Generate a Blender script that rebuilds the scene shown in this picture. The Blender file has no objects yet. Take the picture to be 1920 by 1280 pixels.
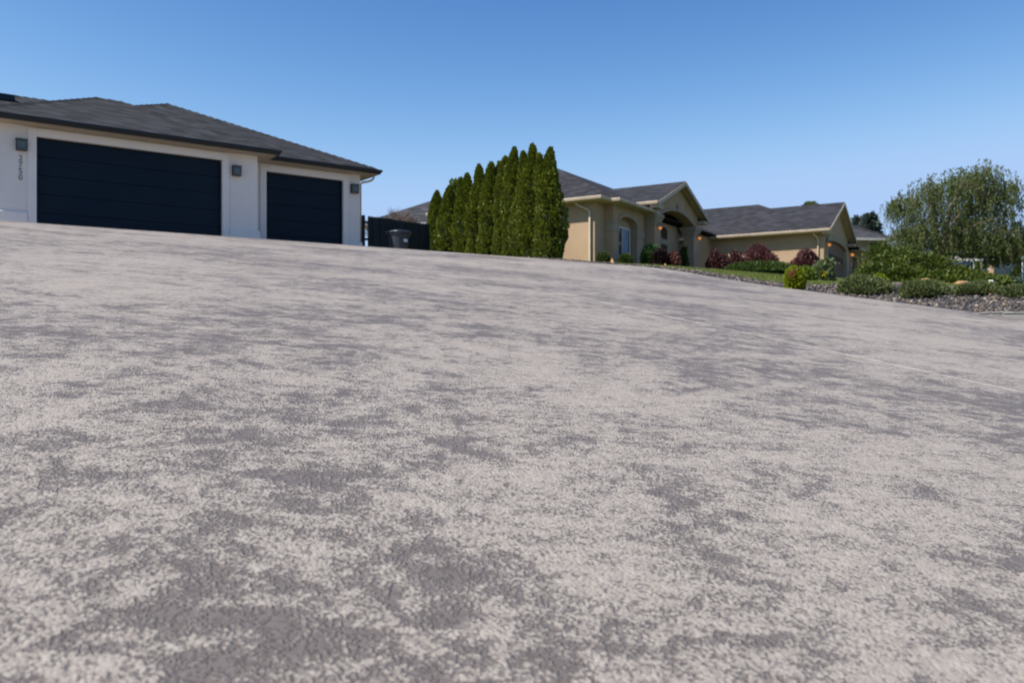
import bpy, math, random
import numpy as np
from mathutils import Vector, Matrix
random.seed(7); RNG = np.random.default_rng(11)
R = math.radians
sc = bpy.context.scene
COL = sc.collection
F = 1600.0                     # focal length in photo pixels

# ------------------------------------------------------------------ mesh helper
class MB:
    def __init__(s): s.v = []; s.f = []
    def add(s, vs, fs):
        o = len(s.v); s.v += [tuple(p) for p in vs]; s.f += [tuple(i + o for i in f) for f in fs]
    def box(s, x0, x1, y0, y1, z0, z1):
        s.add([(x0,y0,z0),(x1,y0,z0),(x1,y1,z0),(x0,y1,z0),(x0,y0,z1),(x1,y0,z1),(x1,y1,z1),(x0,y1,z1)],
              [(0,3,2,1),(4,5,6,7),(0,1,5,4),(1,2,6,5),(2,3,7,6),(3,0,4,7)])
    def taper(s, x0, x1, y0, y1, z0, z1, d, dy=None):      # box whose top is smaller by d per side
        dy = d if dy is None else dy
        s.add([(x0,y0,z0),(x1,y0,z0),(x1,y1,z0),(x0,y1,z0),(x0+d,y0+dy,z1),(x1-d,y0+dy,z1),(x1-d,y1-dy,z1),(x0+d,y1-dy,z1)],
              [(0,3,2,1),(4,5,6,7),(0,1,5,4),(1,2,6,5),(2,3,7,6),(3,0,4,7)])
    def tube(s, pts, radii, n=8, cap=True):
        pts = [Vector(p) for p in pts]
        if not hasattr(radii, '__len__'): radii = [radii]*len(pts)
        rings = []
        up = Vector((0.13, 0.27, 1)).normalized()
        for i, p in enumerate(pts):
            d = (pts[min(i+1, len(pts)-1)] - pts[max(i-1, 0)]).normalized()
            a = d.cross(up)
            if a.length < 1e-3: a = d.cross(Vector((1,0,0)))
            a.normalize(); b = d.cross(a)
            rings.append([p + (a*math.cos(2*math.pi*k/n) + b*math.sin(2*math.pi*k/n))*radii[i] for k in range(n)])
        vs = [q for r in rings for q in r]; fs = []
        for i in range(len(pts)-1):
            for k in range(n):
                fs.append((i*n+k, i*n+(k+1)%n, (i+1)*n+(k+1)%n, (i+1)*n+k))
        if cap:
            fs.append(tuple(range(n-1, -1, -1))); fs.append(tuple((len(pts)-1)*n+k for k in range(n)))
        s.add(vs, fs)
    def lathe(s, prof, n=20, c=(0,0,0)):                  # prof: (r,z)
        vs = [(c[0]+r*math.cos(2*math.pi*k/n), c[1]+r*math.sin(2*math.pi*k/n), c[2]+z) for r, z in prof for k in range(n)]
        fs = [(i*n+k, i*n+(k+1)%n, (i+1)*n+(k+1)%n, (i+1)*n+k) for i in range(len(prof)-1) for k in range(n)]
        fs.append(tuple(range(n-1,-1,-1))); fs.append(tuple((len(prof)-1)*n+k for k in range(n)))
        s.add(vs, fs)
    def columns(s, xs, zb, zt, y0, y1):                    # wall of varying bottom/top (arches, gables)
        m = len(xs); vs = []
        for x in xs:
            vs += [(x,y0,zb(x)),(x,y0,zt(x)),(x,y1,zb(x)),(x,y1,zt(x))]
        fs = []
        for i in range(m-1):
            a, b = 4*i, 4*(i+1)
            fs += [(a,b,b+1,a+1),(b+2,a+2,a+3,b+3),(a+2,b+2,b,a),(a+1,b+1,b+3,a+3)]
        fs += [(0,1,3,2),(4*(m-1)+1,4*(m-1),4*(m-1)+2,4*(m-1)+3)]
        s.add(vs, fs)
    def sweep(s, pts, prof, closed=False):
        """profile (out, z) swept along plan polyline, outward = right of travel, mitred"""
        P = [Vector((p[0], p[1])) for p in pts]; z = [p[2] if len(p) > 2 else 0 for p in pts]
        n = len(P); m = len(prof); vs = []
        for i in range(n):
            if closed: d0 = (P[i]-P[i-1]).normalized(); d1 = (P[(i+1)%n]-P[i]).normalized()
            else:
                d0 = (P[i]-P[max(i-1,0)]) if i else (P[1]-P[0]); d1 = (P[i+1]-P[i]) if i < n-1 else (P[i]-P[i-1])
                d0 = d0.normalized(); d1 = d1.normalized()
            n0 = Vector((d0.y, -d0.x)); n1 = Vector((d1.y, -d1.x)); nn = (n0+n1)
            nn = nn / max(nn.dot(n0), .2)
            for o, h in prof: q = P[i] + nn*o; vs.append((q.x, q.y, z[i]+h))
        fs = []
        for i in range(n if closed else n-1):
            j = (i+1) % n
            for k in range(m):
                fs.append((i*m+k, j*m+k, j*m+(k+1)%m, i*m+(k+1)%m))
        if not closed:
            fs.append(tuple(range(m-1,-1,-1))); fs.append(tuple((n-1)*m+k for k in range(m)))
        s.add(vs, fs)
    def build(s, name, mat, parent=None, smooth=False, bevel=0, seg=2):
        me = bpy.data.meshes.new(name); me.from_pydata(s.v, [], s.f); me.update()
        o = bpy.data.objects.new(name, me); COL.objects.link(o)
        if mat: me.materials.append(mat)
        if parent: o.parent = parent
        import bmesh
        bm = bmesh.new(); bm.from_mesh(me); bmesh.ops.recalc_face_normals(bm, faces=bm.faces); bm.to_mesh(me); bm.free()
        if smooth: me.polygons.foreach_set('use_smooth', [True]*len(me.polygons))
        if bevel:
            b = o.modifiers.new('bevel', 'BEVEL'); b.width = bevel; b.segments = seg; b.limit_method = 'ANGLE'; b.angle_limit = R(40)
        return o

def fast_mesh(name, V, quads, mat, parent=None, smooth=False):
    me = bpy.data.meshes.new(name)
    V = np.asarray(V, dtype=np.float32); Q = np.asarray(quads, dtype=np.int32); k = Q.shape[1]
    me.vertices.add(len(V)); me.vertices.foreach_set('co', V.ravel())
    me.loops.add(Q.size); me.loops.foreach_set('vertex_index', Q.ravel())
    me.polygons.add(len(Q)); me.polygons.foreach_set('loop_start', np.arange(0, Q.size, k, dtype=np.int32))
    me.polygons.foreach_set('loop_total', np.full(len(Q), k, dtype=np.int32))
    if smooth: me.polygons.foreach_set('use_smooth', np.ones(len(Q), dtype=bool))
    me.update(calc_edges=True); me.validate()
    o = bpy.data.objects.new(name, me); COL.objects.link(o)
    if mat: me.materials.append(mat)
    if parent: o.parent = parent
    return o

def tag(o, label=None, cat=None, group=None, kind=None):
    if label: o['label'] = label
    if cat: o['category'] = cat
    if group: o['group'] = group
    if kind: o['kind'] = kind
    return o
def thing(name, label, cat, loc=(0,0,0), rz=0, group=None):
    o = bpy.data.objects.new(name, None); COL.objects.link(o)
    o.location = loc; o.rotation_euler = (0,0,rz); o.empty_display_size = .2
    return tag(o, label, cat, group)

# ------------------------------------------------------------------ materials
class NT:
    def __init__(s, name):
        s.m = bpy.data.materials.new(name); s.m.use_nodes = True; s.t = s.m.node_tree; s.t.nodes.clear()
        s.out = s.n('ShaderNodeOutputMaterial')
    def n(s, typ, **kw):
        x = s.t.nodes.new(typ)
        for k, v in kw.items():
            if k.startswith('i_'): x.inputs[k[2:].replace('_',' ')].default_value = v
            else: setattr(x, k, v)
        return x
    def l(s, a, b): s.t.links.new(a, b)
    def coord(s, kind='Object'): return s.n('ShaderNodeTexCoord').outputs[kind]
    def noise(s, vec, scale, detail=3, rough=.55, dist=0):
        x = s.n('ShaderNodeTexNoise'); x.inputs['Scale'].default_value = scale; x.inputs['Detail'].default_value = detail
        x.inputs['Roughness'].default_value = rough; x.inputs['Distortion'].default_value = dist
        if vec is not None: s.l(vec, x.inputs['Vector'])
        return x.outputs['Fac']
    def math(s, op, a, b=None, c=None, clamp=False):
        x = s.n('ShaderNodeMath', operation=op); x.use_clamp = clamp
        for i, q in enumerate((a, b, c)):
            if q is None: continue
            if isinstance(q, (int, float)): x.inputs[i].default_value = q
            else: s.l(q, x.inputs[i])
        return x.outputs[0]
    def ramp(s, fac, stops):
        x = s.n('ShaderNodeValToRGB'); e = x.color_ramp.elements
        while len(e) < len(stops): e.new(.5)
        for el, (p, c) in zip(e, stops): el.position = p; el.color = (*c, 1) if len(c) == 3 else c
        s.l(fac, x.inputs[0]); return x.outputs[0]
    def smooth(s, v, a, b):
        x = s.n('ShaderNodeMapRange', interpolation_type='SMOOTHSTEP'); s.l(v, x.inputs[0])
        x.inputs[1].default_value = a; x.inputs[2].default_value = b; return x.outputs[0]
    def mix(s, f, a, b, typ='MIX'):
        x = s.n('ShaderNodeMix', data_type='RGBA', blend_type=typ)
        for i, q in ((0, f), (6, a), (7, b)):
            if isinstance(q, (int, float)): x.inputs[i].default_value = q
            elif isinstance(q, tuple): x.inputs[i].default_value = (*q, 1)
            else: s.l(q, x.inputs[i])
        return x.outputs[2]
    def bump(s, h, dist, strength=1):
        x = s.n('ShaderNodeBump'); x.inputs['Distance'].default_value = dist; x.inputs['Strength'].default_value = strength
        s.l(h, x.inputs['Height']); return x.outputs[0]
    def princ(s, col, rough=.7, normal=None, metal=0, spec=.5, **kw):
        x = s.n('ShaderNodeBsdfPrincipled')
        for k, q in (('Base Color', col), ('Roughness', rough)):
            if isinstance(q, (int, float)): x.inputs[k].default_value = q
            elif isinstance(q, tuple): x.inputs[k].default_value = (*q, 1)
            else: s.l(q, x.inputs[k])
        x.inputs['Metallic'].default_value = metal; x.inputs['Specular IOR Level'].default_value = spec
        for k, q in kw.items(): x.inputs[k.replace('_',' ')].default_value = q
        if normal is not None: s.l(normal, x.inputs['Normal'])
        return x
    def done(s, sh): s.l(sh.outputs[0], s.out.inputs[0]); return s.m

def m_stucco(name, c, c2, grain=90, bump=.004):
    t = NT(name); v = t.coord()
    big = t.noise(v, .9, 4); fine = t.noise(v, grain, 3, .7)
    col = t.mix(t.smooth(big, .3, .7), c, c2)
    col = t.mix(t.math('MULTIPLY', fine, .35), col, tuple(x*.72 for x in c))
    return t.done(t.princ(col, .92, t.bump(fine, bump, .8), spec=.2))
def m_paint(name, c, rough=.5, var=.12, spec=.4):
    t = NT(name); v = t.coord(); a = t.noise(v, 2.5, 5, .6)
    col = t.mix(t.smooth(a, .25, .75), tuple(x*(1-var) for x in c), tuple(min(1, x*(1+var)) for x in c))
    return t.done(t.princ(col, rough, t.bump(t.noise(v, 60, 2), .0006, .4), spec=spec))
def m_shingle(name, base, row=.085, w=.36):
    t = NT(name); v = t.coord(); sp = t.n('ShaderNodeSeparateXYZ'); t.l(v, sp.inputs[0])
    zr = t.math('DIVIDE', sp.outputs[2], row); r_ = t.math('FLOOR', zr); fr = t.math('FRACT', zr)
    al = t.math('ADD', sp.outputs[0], sp.outputs[1])
    al = t.math('ADD', t.math('DIVIDE', al, w), t.math('MULTIPLY', r_, .637))
    cell = t.n('ShaderNodeCombineXYZ'); t.l(r_, cell.inputs[0]); t.l(t.math('FLOOR', al), cell.inputs[1])
    wn = t.n('ShaderNodeTexWhiteNoise', noise_dimensions='3D'); t.l(cell.outputs[0], wn.inputs[0])
    g = t.noise(v, 120, 2, .8); big = t.noise(v, .7, 4)
    col = t.ramp(wn.outputs[0], [(0, tuple(x*.42 for x in base)), (.5, base), (1, tuple(x*1.9 for x in base))])
    col = t.mix(t.math('MULTIPLY', g, .6), col, tuple(x*1.7 for x in base))
    col = t.mix(t.smooth(big, .3, .75), col, tuple(x*.8 for x in base), 'MIX') if False else col
    edge = t.smooth(fr, .0, .22)
    col = t.mix(edge, tuple(x*.25 for x in base), col)
    return t.done(t.princ(col, .93, t.bump(t.math('ADD', t.math('MULTIPLY', fr, -1), t.math('MULTIPLY', g, .35)), .012, .9), spec=.15))
def m_leaf(name, a, b, c, trans=.3, rough=.55, patch=None, scale=1.5):
    t = NT(name); g = t.n('ShaderNodeNewGeometry').outputs['Random Per Island']
    col = t.ramp(g, [(0, a), (.5, b), (1, c)])
    v = t.coord()
    big = t.noise(v, scale, 3)
    col = t.mix(t.math('MULTIPLY', t.smooth(big, .35, .7), .5), col, c)
    if patch: col = t.mix(t.smooth(t.noise(v, 1.1, 2), .6, .7), col, patch)
    p = t.princ(col, rough, spec=.3)
    tr = t.n('ShaderNodeBsdfTranslucent'); t.l(col, tr.inputs[0])
    mx = t.n('ShaderNodeMixShader'); mx.inputs[0].default_value = trans
    t.l(p.outputs[0], mx.inputs[1]); t.l(tr.outputs[0], mx.inputs[2])
    return t.done(mx)
def m_bark(name, a, b):
    t = NT(name); v = t.coord(); n = t.noise(v, 14, 5, .7)
    return t.done(t.princ(t.mix(t.smooth(n, .3, .7), a, b), .9, t.bump(n, .02, .8), spec=.15))
def m_glass(name, c=(.02,.025,.03)):
    t = NT(name); n = t.noise(t.coord(), 1.3, 2)
    return t.done(t.princ(t.mix(t.smooth(n, .35, .65), c, tuple(x*1.6 for x in c)), .06, spec=.6))
def m_glow(name, c, s):
    t = NT(name); e = t.n('ShaderNodeEmission'); lw = t.n('ShaderNodeLayerWeight'); lw.inputs[0].default_value = .35
    col = t.mix(lw.outputs['Facing'], c, (c[0]*.75, c[1]*.6, c[2]*.5)); t.l(col, e.inputs[0]); e.inputs[1].default_value = s
    return t.done(e)

M = {}
M['stucco_white'] = m_stucco('white stucco', (.82,.735,.665), (.76,.68,.615), 55, .004)
M['trim_white'] = m_stucco('white trim stucco', (.83,.75,.69), (.78,.70,.645), 70, .002)
M['stucco_tan'] = m_stucco('tan stucco', (.44,.31,.20), (.385,.265,.165), 45, .006)
M['trim_tan'] = m_stucco('tan trim', (.38,.305,.22), (.34,.27,.19), 80, .002)
M['fascia_tan'] = m_paint('tan fascia', (.43,.345,.25), .55)
M['shingle'] = m_shingle('charcoal shingles', (.029,.029,.0315))
M['shingle_b'] = m_shingle('slate grey shingles', (.029,.029,.033))
M['shingle_far'] = m_shingle('grey shingles', (.045,.045,.050))
M['gutter_dark'] = m_paint('dark gutter', (.0040,.0080,.0135), .35)
M['bronze'] = m_paint('bronze lantern metal', (.06,.052,.045), .45)
M['seeded_glass'] = m_glass('seeded glass', (.050,.062,.062))
M['digit'] = m_paint('brushed numerals', (.16,.13,.11), .4)
M['cream_pipe'] = m_paint('cream downspout', (.55,.46,.33), .5)
M['glass'] = m_glass('window glass')
M['glass_red'] = m_glass('reddish door glass', (.05,.022,.018))
M['frame_white'] = m_paint('white window frame', (.62,.62,.60), .45)
M['curtain'] = m_paint('pale curtain', (.32,.40,.46), .8)
M['lamp_glow'] = m_glow('amber lamp glow', (1.0,.40,.10), .5)
M['path_glow'] = m_glow('path light glow', (1.0,.62,.28), .6)
M['door_brown'] = m_paint('taupe garage door', (.165,.092,.047), .55)

def m_navy():
    t = NT('navy garage door'); v = t.coord()
    mp = t.n('ShaderNodeMapping'); mp.inputs['Scale'].default_value = (.6, .6, 22); t.l(v, mp.inputs[0])
    gr = t.noise(mp.outputs[0], 4, 5, .65); big = t.noise(v, .8, 3)
    col = t.mix(t.smooth(gr, .3, .75), (.0022,.0085,.0185), (.0050,.0150,.0300))
    col = t.mix(t.math('MULTIPLY', t.smooth(big, .4, .7), .4), col, (.008,.0165,.029))
    return t.done(t.princ(col, .48, t.bump(gr, .002, .7), spec=.16))
M['navy'] = m_navy()
def m_fence():
    t = NT('dark stained fence'); v = t.coord(); g = t.n('ShaderNodeNewGeometry').outputs['Random Per Island']
    mp = t.n('ShaderNodeMapping'); mp.inputs['Scale'].default_value = (20, 20, 1.2); t.l(v, mp.inputs[0])
    gr = t.noise(mp.outputs[0], 3, 4)
    col = t.ramp(g, [(0, (.012,.018,.020)), (1, (.028,.036,.037))])
    col = t.mix(t.smooth(gr, .5, .75), col, (.03,.037,.035))
    return t.done(t.princ(col, .75, t.bump(gr, .003, .6), spec=.25))
M['fence'] = m_fence()
def m_bin():
    t = NT('black bin plastic'); n = t.noise(t.coord(), 5, 4)
    return t.done(t.princ(t.mix(t.smooth(n, .3, .7), (.022,.026,.034), (.04,.045,.055)), t.math('ADD', t.math('MULTIPLY', n, .15), .33), t.bump(t.noise(t.coord(), 200, 2), .0006, .5), spec=.5))
M['bin'] = m_bin()
M['bin_label'] = m_paint('white bin sticker', (.55,.62,.72), .4)
M['rubber'] = m_paint('black rubber', (.015,.015,.016), .8)

def m_driveway():
    t = NT('textured sealed concrete'); v = t.coord()
    fl = t.n('ShaderNodeVectorMath', operation='MULTIPLY'); fl.inputs[1].default_value = (1,1,0); t.l(v, fl.inputs[0]); v = fl.outputs[0]
    wv = t.n('ShaderNodeTexNoise'); wv.inputs['Scale'].default_value = 9; wv.inputs['Detail'].default_value = 3; t.l(v, wv.inputs[0])
    wo = t.n('ShaderNodeVectorMath', operation='MULTIPLY_ADD'); t.l(wv.outputs['Color'], wo.inputs[0]); wo.inputs[1].default_value = (.10,.10,0); t.l(v, wo.inputs[2])
    vv = wo.outputs[0]
    zone = t.noise(v, .42, 3, .55)
    big = t.noise(vv, 3.6, 6, .64)
    mid = t.noise(vv, 13, 4, .6)
    clump = t.noise(v, 46, 3, .6)
    fine = t.noise(v, 125, 3, .66)
    fin2 = t.noise(v, 280, 2, .6)
    vor = t.n('ShaderNodeTexVoronoi'); vor.inputs['Scale'].default_value = 120; t.l(v, vor.inputs['Vector'])
    blobs = t.math('SUBTRACT', .92, vor.outputs['Distance'])
    def cen(x, k): return t.math('MULTIPLY', t.math('SUBTRACT', x, .5), k)
    cov = t.math('ADD', t.math('ADD', cen(big, 1.25), cen(mid, .95)), cen(zone, 1.25))
    h = t.math('ADD', t.math('ADD', cov, cen(clump, 1.0)), t.math('ADD', t.math('ADD', cen(fine, 1.2), cen(blobs, .55)), t.math('ADD', cen(fin2, .8), .20)))
    low = t.math('MULTIPLY', t.math('MINIMUM', t.math('ADD', cov, .05), 0.0), .75)
    h = t.math('ADD', t.math('ADD', h, low), .02)
    mask = t.smooth(h, -.20, .20)
    # smooth troughs between
    n1 = t.noise(v, 16, 4, .6)
    dark = t.mix(t.smooth(n1, .3, .7), (.168,.140,.122), (.208,.176,.156))
    deep = t.smooth(cov, -.08, -.34)
    dark = t.mix(t.math('MULTIPLY', deep, .55), dark, (.120,.099,.087))
    light = t.mix(t.smooth(t.noise(v, 30, 3), .3, .7), (.288,.249,.211), (.366,.321,.273))
    light = t.mix(t.math('MULTIPLY', t.smooth(fin2, .55, .75), .5), light, (.185,.162,.142))
    col = t.mix(mask, dark, light)
    # control joints: straight lines, plan direction (.393,-.919)
    sp = t.n('ShaderNodeSeparateXYZ'); t.l(v, sp.inputs[0])
    def line(nx, ny, c, w, keep):
        d = t.math('ADD', t.math('MULTIPLY', sp.outputs[0], nx), t.math('MULTIPLY', sp.outputs[1], ny))
        d = t.math('ABSOLUTE', t.math('ADD', t.math('SUBTRACT', d, c), t.math('MULTIPLY', t.math('SUBTRACT', n1, .5), .010)))
        return t.math('MULTIPLY', t.smooth(d, w, w*.45), keep)
    k1 = t.math('MULTIPLY', t.smooth(sp.outputs[1], 10.4, 8.7), .85)
    k1 = t.math('MULTIPLY', t.math('ADD', k1, .12), t.smooth(n1, .26, .50))
    d1 = 4.245
    j = line(.918, .396, d1, .021, k1)
    j2 = line(.918, .396, d1 + 6.73, .022, .35)
    col = t.mix(j, col, (.52,.45,.38)); col = t.mix(j2, col, (.33,.30,.27))
    hh = t.math('ADD', t.math('MULTIPLY', mask, 1.0), t.math('ADD', t.math('ADD', t.math('MULTIPLY', fine, .35), t.math('MULTIPLY', blobs, 1.1)), t.math('MULTIPLY', fin2, .40)))
    hh = t.math('ADD', hh, t.math('ADD', t.math('MULTIPLY', n1, .5), t.math('MULTIPLY', clump, 1.5)))
    hh = t.math('MULTIPLY', hh, t.math('ADD', t.math('MULTIPLY', t.smooth(h, -.45, .10), .9), .1))
    nrm = t.bump(hh, .0030, .8)
    rough = t.math('ADD', t.math('MULTIPLY', mask, .14), t.math('ADD', .42, t.math('MULTIPLY', n1, .14)))
    return t.done(t.princ(col, rough, nrm, spec=.24))
M['drive'] = m_driveway()

def m_ground():
    t = NT('lawn soil'); v = t.coord()
    a = t.noise(v, 1.4, 5); b = t.noise(v, 25, 3)
    col = t.mix(t.smooth(a, .35, .65), (.095,.130,.028), (.125,.155,.040))
    col = t.mix(t.math('MULTIPLY', t.smooth(b, .4, .7), .6), col, (.055,.085,.022))
    far = t.smooth(t.noise(v, .05, 3), .4, .6)
    col = t.mix(t.math('MULTIPLY', far, .35), col, (.20,.17,.11))
    return t.done(t.princ(col, .95, t.bump(b, .03, .6), spec=.1))
M['ground'] = m_ground()
def m_rock():
    t = NT('mixed basalt stones'); v = t.coord(); g = t.n('ShaderNodeNewGeometry').outputs['Random Per Island']
    col = t.ramp(g, [(0,(.022,.022,.025)),(.34,(.055,.053,.056)),(.54,(.11,.098,.092)),(.68,(.23,.155,.10)),(.82,(.14,.125,.12)),(.93,(.33,.25,.175)),(1,(.45,.40,.34))])
    n = t.noise(v, 40, 4)
    col = t.mix(t.math('MULTIPLY', n, .5), col, (.09,.085,.085))
    return t.done(t.princ(col, .85, t.bump(n, .01, .6), spec=.25))
M['rock'] = m_rock()
def m_gravel():
    t = NT('dark gravel'); v = t.coord(); vo = t.n('ShaderNodeTexVoronoi'); vo.inputs['Scale'].default_value = 18; t.l(v, vo.inputs[0])
    col = t.ramp(t.noise(v, 9, 4), [(.2,(.03,.03,.034)),(.6,(.075,.07,.07)),(.9,(.14,.11,.085))])
    return t.done(t.princ(col, .9, t.bump(vo.outputs['Distance'], .03, .8), spec=.2))
M['gravel'] = m_gravel()
M['boulder'] = m_stucco('sandstone', (.40,.24,.12), (.30,.17,.085), 18, .01)
M['white_rock'] = m_stucco('white stone', (.74,.72,.66), (.62,.60,.55), 20, .01)
M['block'] = m_stucco('concrete block', (.27,.26,.24), (.20,.195,.19), 30, .006)
M['thuja'] = m_leaf('thuja foliage', (.026,.042,.005), (.094,.124,.010), (.172,.200,.016), .28, .5, scale=2.2)
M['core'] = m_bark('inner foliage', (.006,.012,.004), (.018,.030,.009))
M['bark'] = m_bark('bark', (.10,.075,.055), (.20,.16,.12))
M['bark_dark'] = m_bark('dark bark', (.035,.028,.022), (.08,.065,.05))
M['juniper'] = m_leaf('juniper foliage', (.016,.030,.004), (.050,.074,.007), (.100,.132,.011), .22, .55, scale=1.2)
M['willow'] = m_leaf('willow leaves', (.045,.070,.018), (.085,.120,.032), (.160,.180,.052), .38, .5, scale=.8)
M['purple'] = m_leaf('purple barberry leaves', (.036,.012,.015), (.085,.026,.030), (.155,.056,.055), .25, .5)
M['purple_dark'] = m_leaf('dark maroon leaves', (.008,.005,.007), (.018,.008,.011), (.05,.02,.022), .2, .5)
M['red_leaf'] = m_leaf('dusty red leaves', (.10,.035,.03), (.19,.07,.058), (.26,.11,.085), .3, .5)
M['golden'] = m_leaf('golden yew foliage', (.085,.135,.008), (.19,.24,.011), (.31,.32,.016), .3, .5, scale=3)
M['golden_dark'] = m_leaf('yellow green clipped foliage', (.06,.105,.012), (.12,.185,.022), (.19,.25,.035), .3, .5, scale=3)
M['rust'] = m_leaf('sunburnt foliage', (.28,.13,.05), (.42,.21,.085), (.48,.27,.13), .25, .6)
M['rosemary'] = m_leaf('grey green needles', (.050,.075,.024), (.105,.135,.046), (.170,.190,.066), .25, .6, scale=3)
M['boxwood'] = m_leaf('boxwood leaves', (.020,.040,.008), (.055,.085,.018), (.105,.135,.032), .25, .45, scale=4)
M['hedge'] = m_leaf('hedge leaves', (.030,.058,.009), (.055,.090,.015), (.085,.120,.024), .25, .5, scale=2)
M['laurel'] = m_leaf('broad green leaves', (.018,.05,.012), (.06,.12,.03), (.15,.21,.07), .3, .35)
M['sage'] = m_leaf('soft sage leaves', (.065,.10,.036), (.12,.16,.060), (.20,.23,.105), .3, .6)
M['blue_spruce'] = m_leaf('blue spruce needles', (.035,.058,.05), (.07,.10,.085), (.12,.155,.13), .2, .6)
M['bluegreen'] = m_leaf('blue green juniper', (.032,.062,.046), (.065,.105,.078), (.10,.145,.105), .2, .6)
M['grass'] = m_leaf('grass blades', (.090,.130,.024), (.150,.190,.040), (.215,.240,.065), .35, .6, patch=None, scale=.9)
M['dry_grass'] = m_leaf('dry grass', (.22,.12,.045), (.30,.17,.06), (.33,.22,.09), .3, .7)
M['petal'] = m_leaf('yellow petals', (.55,.45,.01), (.7,.58,.01), (.75,.6,.02), .3, .5)
M['twig'] = m_bark('reddish twigs', (.13,.085,.065), (.24,.165,.125))
M['white_wall'] = m_stucco('pale siding', (.58,.60,.63), (.52,.54,.57), 25, .003)
M['beige_wall'] = m_stucco('beige block wall', (.40,.35,.29), (.34,.29,.24), 14, .006)
M['grey_gate'] = m_paint('grey gate boards', (.17,.17,.175), .7)
M['truck_paint'] = m_paint('dark blue truck paint', (.018,.022,.035), .25, .1, .6)
M['car_paint'] = m_paint('black car paint', (.012,.013,.016), .2, .1, .6)
M['rack'] = m_paint('white rack tubing', (.62,.61,.58), .45)
M['chrome'] = m_paint('bright steel', (.55,.56,.58), .25)
M['tail_red'] = m_paint('red tail light', (.42,.012,.02), .2)
M['pole'] = m_paint('galvanised pole', (.35,.37,.40), .5)
M['timber'] = m_bark('weathered timber', (.20,.13,.08), (.30,.21,.14))

# ------------------------------------------------------------------ terrain
H0 = .60; SL = .1564
LX, LY = 1.6, 26.2; EX, EY = .44, -.898; QX, QY = .898, .44
def smst(a, b, v):
    t = np.clip((v-a)/(b-a), 0, 1); return t*t*(3-2*t)
def hz(x, y):
    x = np.asarray(x, float); y = np.asarray(y, float)
    w = -.556*x + .831*y
    q = (x-LX)*QX + (y-LY)*QY; s = (x-LX)*EX + (y-LY)*EY
    wf, D = 19.2, 8.95
    d = np.clip(w-wf, 0, D)
    h1 = -H0 + SL*np.minimum(w, wf) + SL*d - SL*d*d/(2*D)
    wg = 18.6 + 4.8*np.clip((x-2.5)/3.5, 0, 1)
    far = smst(14, 24, x)
    s2 = .105 + .042*far; lim = 30 + 18*far
    d2 = np.clip(w-wg, 0, lim-wg)
    h2 = -H0 + SL*np.minimum(w, wg) + s2*d2
    b = smst(-.2, 1.6, q)
    h = h1*(1-b) + h2*b
    berm = .30*smst(8.0, 12.5, s + .6*np.maximum(q, 0))*smst(26, 18, s)*smst(.1, 1.7, q)*smst(40, 22, q) + .09*np.exp(-((s-5)/2.4)**2)*np.exp(-(q/5)**2)
    h = h + berm
    h = np.maximum(h, -6.0)
    return h
def hzf(x, y): return float(hz(x, y))
def at(px, Y, z=None):
    x = (px-960)/F*Y
    return (x, Y, hzf(x, Y) if z is None else z)
def zpx(py, Y): return (650-py)/F*Y

def edge_q(s): return -.5*float(smst(3, 0, s))
# ground sheet
def axis(lims):
    out = []
    for a, b, st in lims: out += list(np.arange(a, b, st))
    return np.array(sorted(set(np.round(out, 3))))
gx = axis([(-2200,-200,250),(-200,-60,20),(-60,-30,3),(-30,60,.5),(60,200,10),(200,2201,250)])
gy = axis([(-2200,-200,250),(-200,-30,20),(-30,-8,2),(-8,60,.5),(60,120,5),(120,300,20),(300,2401,300)])
X, Y = np.meshgrid(gx, gy); Z = hz(np.clip(X, -60, 90), np.clip(Y, -40, 110))
Q = (X-LX)*QX + (Y-LY)*QY; S = (X-LX)*EX + (Y-LY)*EY
Z = Z - np.where((Q < -.9) & (S > -12) & (Q > -30) & (S < 40), .06, 0.0) - .004
n_, m_ = X.shape
idx = np.arange(n_*m_).reshape(n_, m_)
tag(fast_mesh('ground', np.stack([X, Y, Z], -1).reshape(-1,3), np.stack([idx[:-1,:-1], idx[:-1,1:], idx[1:,1:], idx[1:,:-1]], -1).reshape(-1,4), M['ground'], smooth=True), kind='structure')
# driveway
ss = np.arange(-10.5, 36, .4); qq = np.concatenate([np.arange(-29, -1, .5), np.linspace(-1, 0, 5)])
V = []
for s in ss:
    e = edge_q(s)
    for q in qq:
        qe = q + (e if q > -1.5 else 0)
        x = LX+EX*s+QX*qe; y = LY+EY*s+QY*qe
        V.append((x, y, hzf(x, y)+.012))
V = np.array(V); n_, m_ = len(ss), len(qq); idx = np.arange(n_*m_).reshape(n_, m_)
quads = np.stack([idx[:-1,:-1], idx[1:,:-1], idx[1:,1:], idx[:-1,1:]], -1).reshape(-1,4)
# edge skirt on the right side
low = V[idx[:,-1]] - np.array([0,0,.12]); base = len(V); V = np.vstack([V, low])
sk = np.array([(idx[i,-1], idx[i+1,-1], base+i+1, base+i) for i in range(n_-1)])
tag(fast_mesh('driveway', V, np.vstack([quads, sk]), M['drive'], smooth=True), kind='structure')

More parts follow.
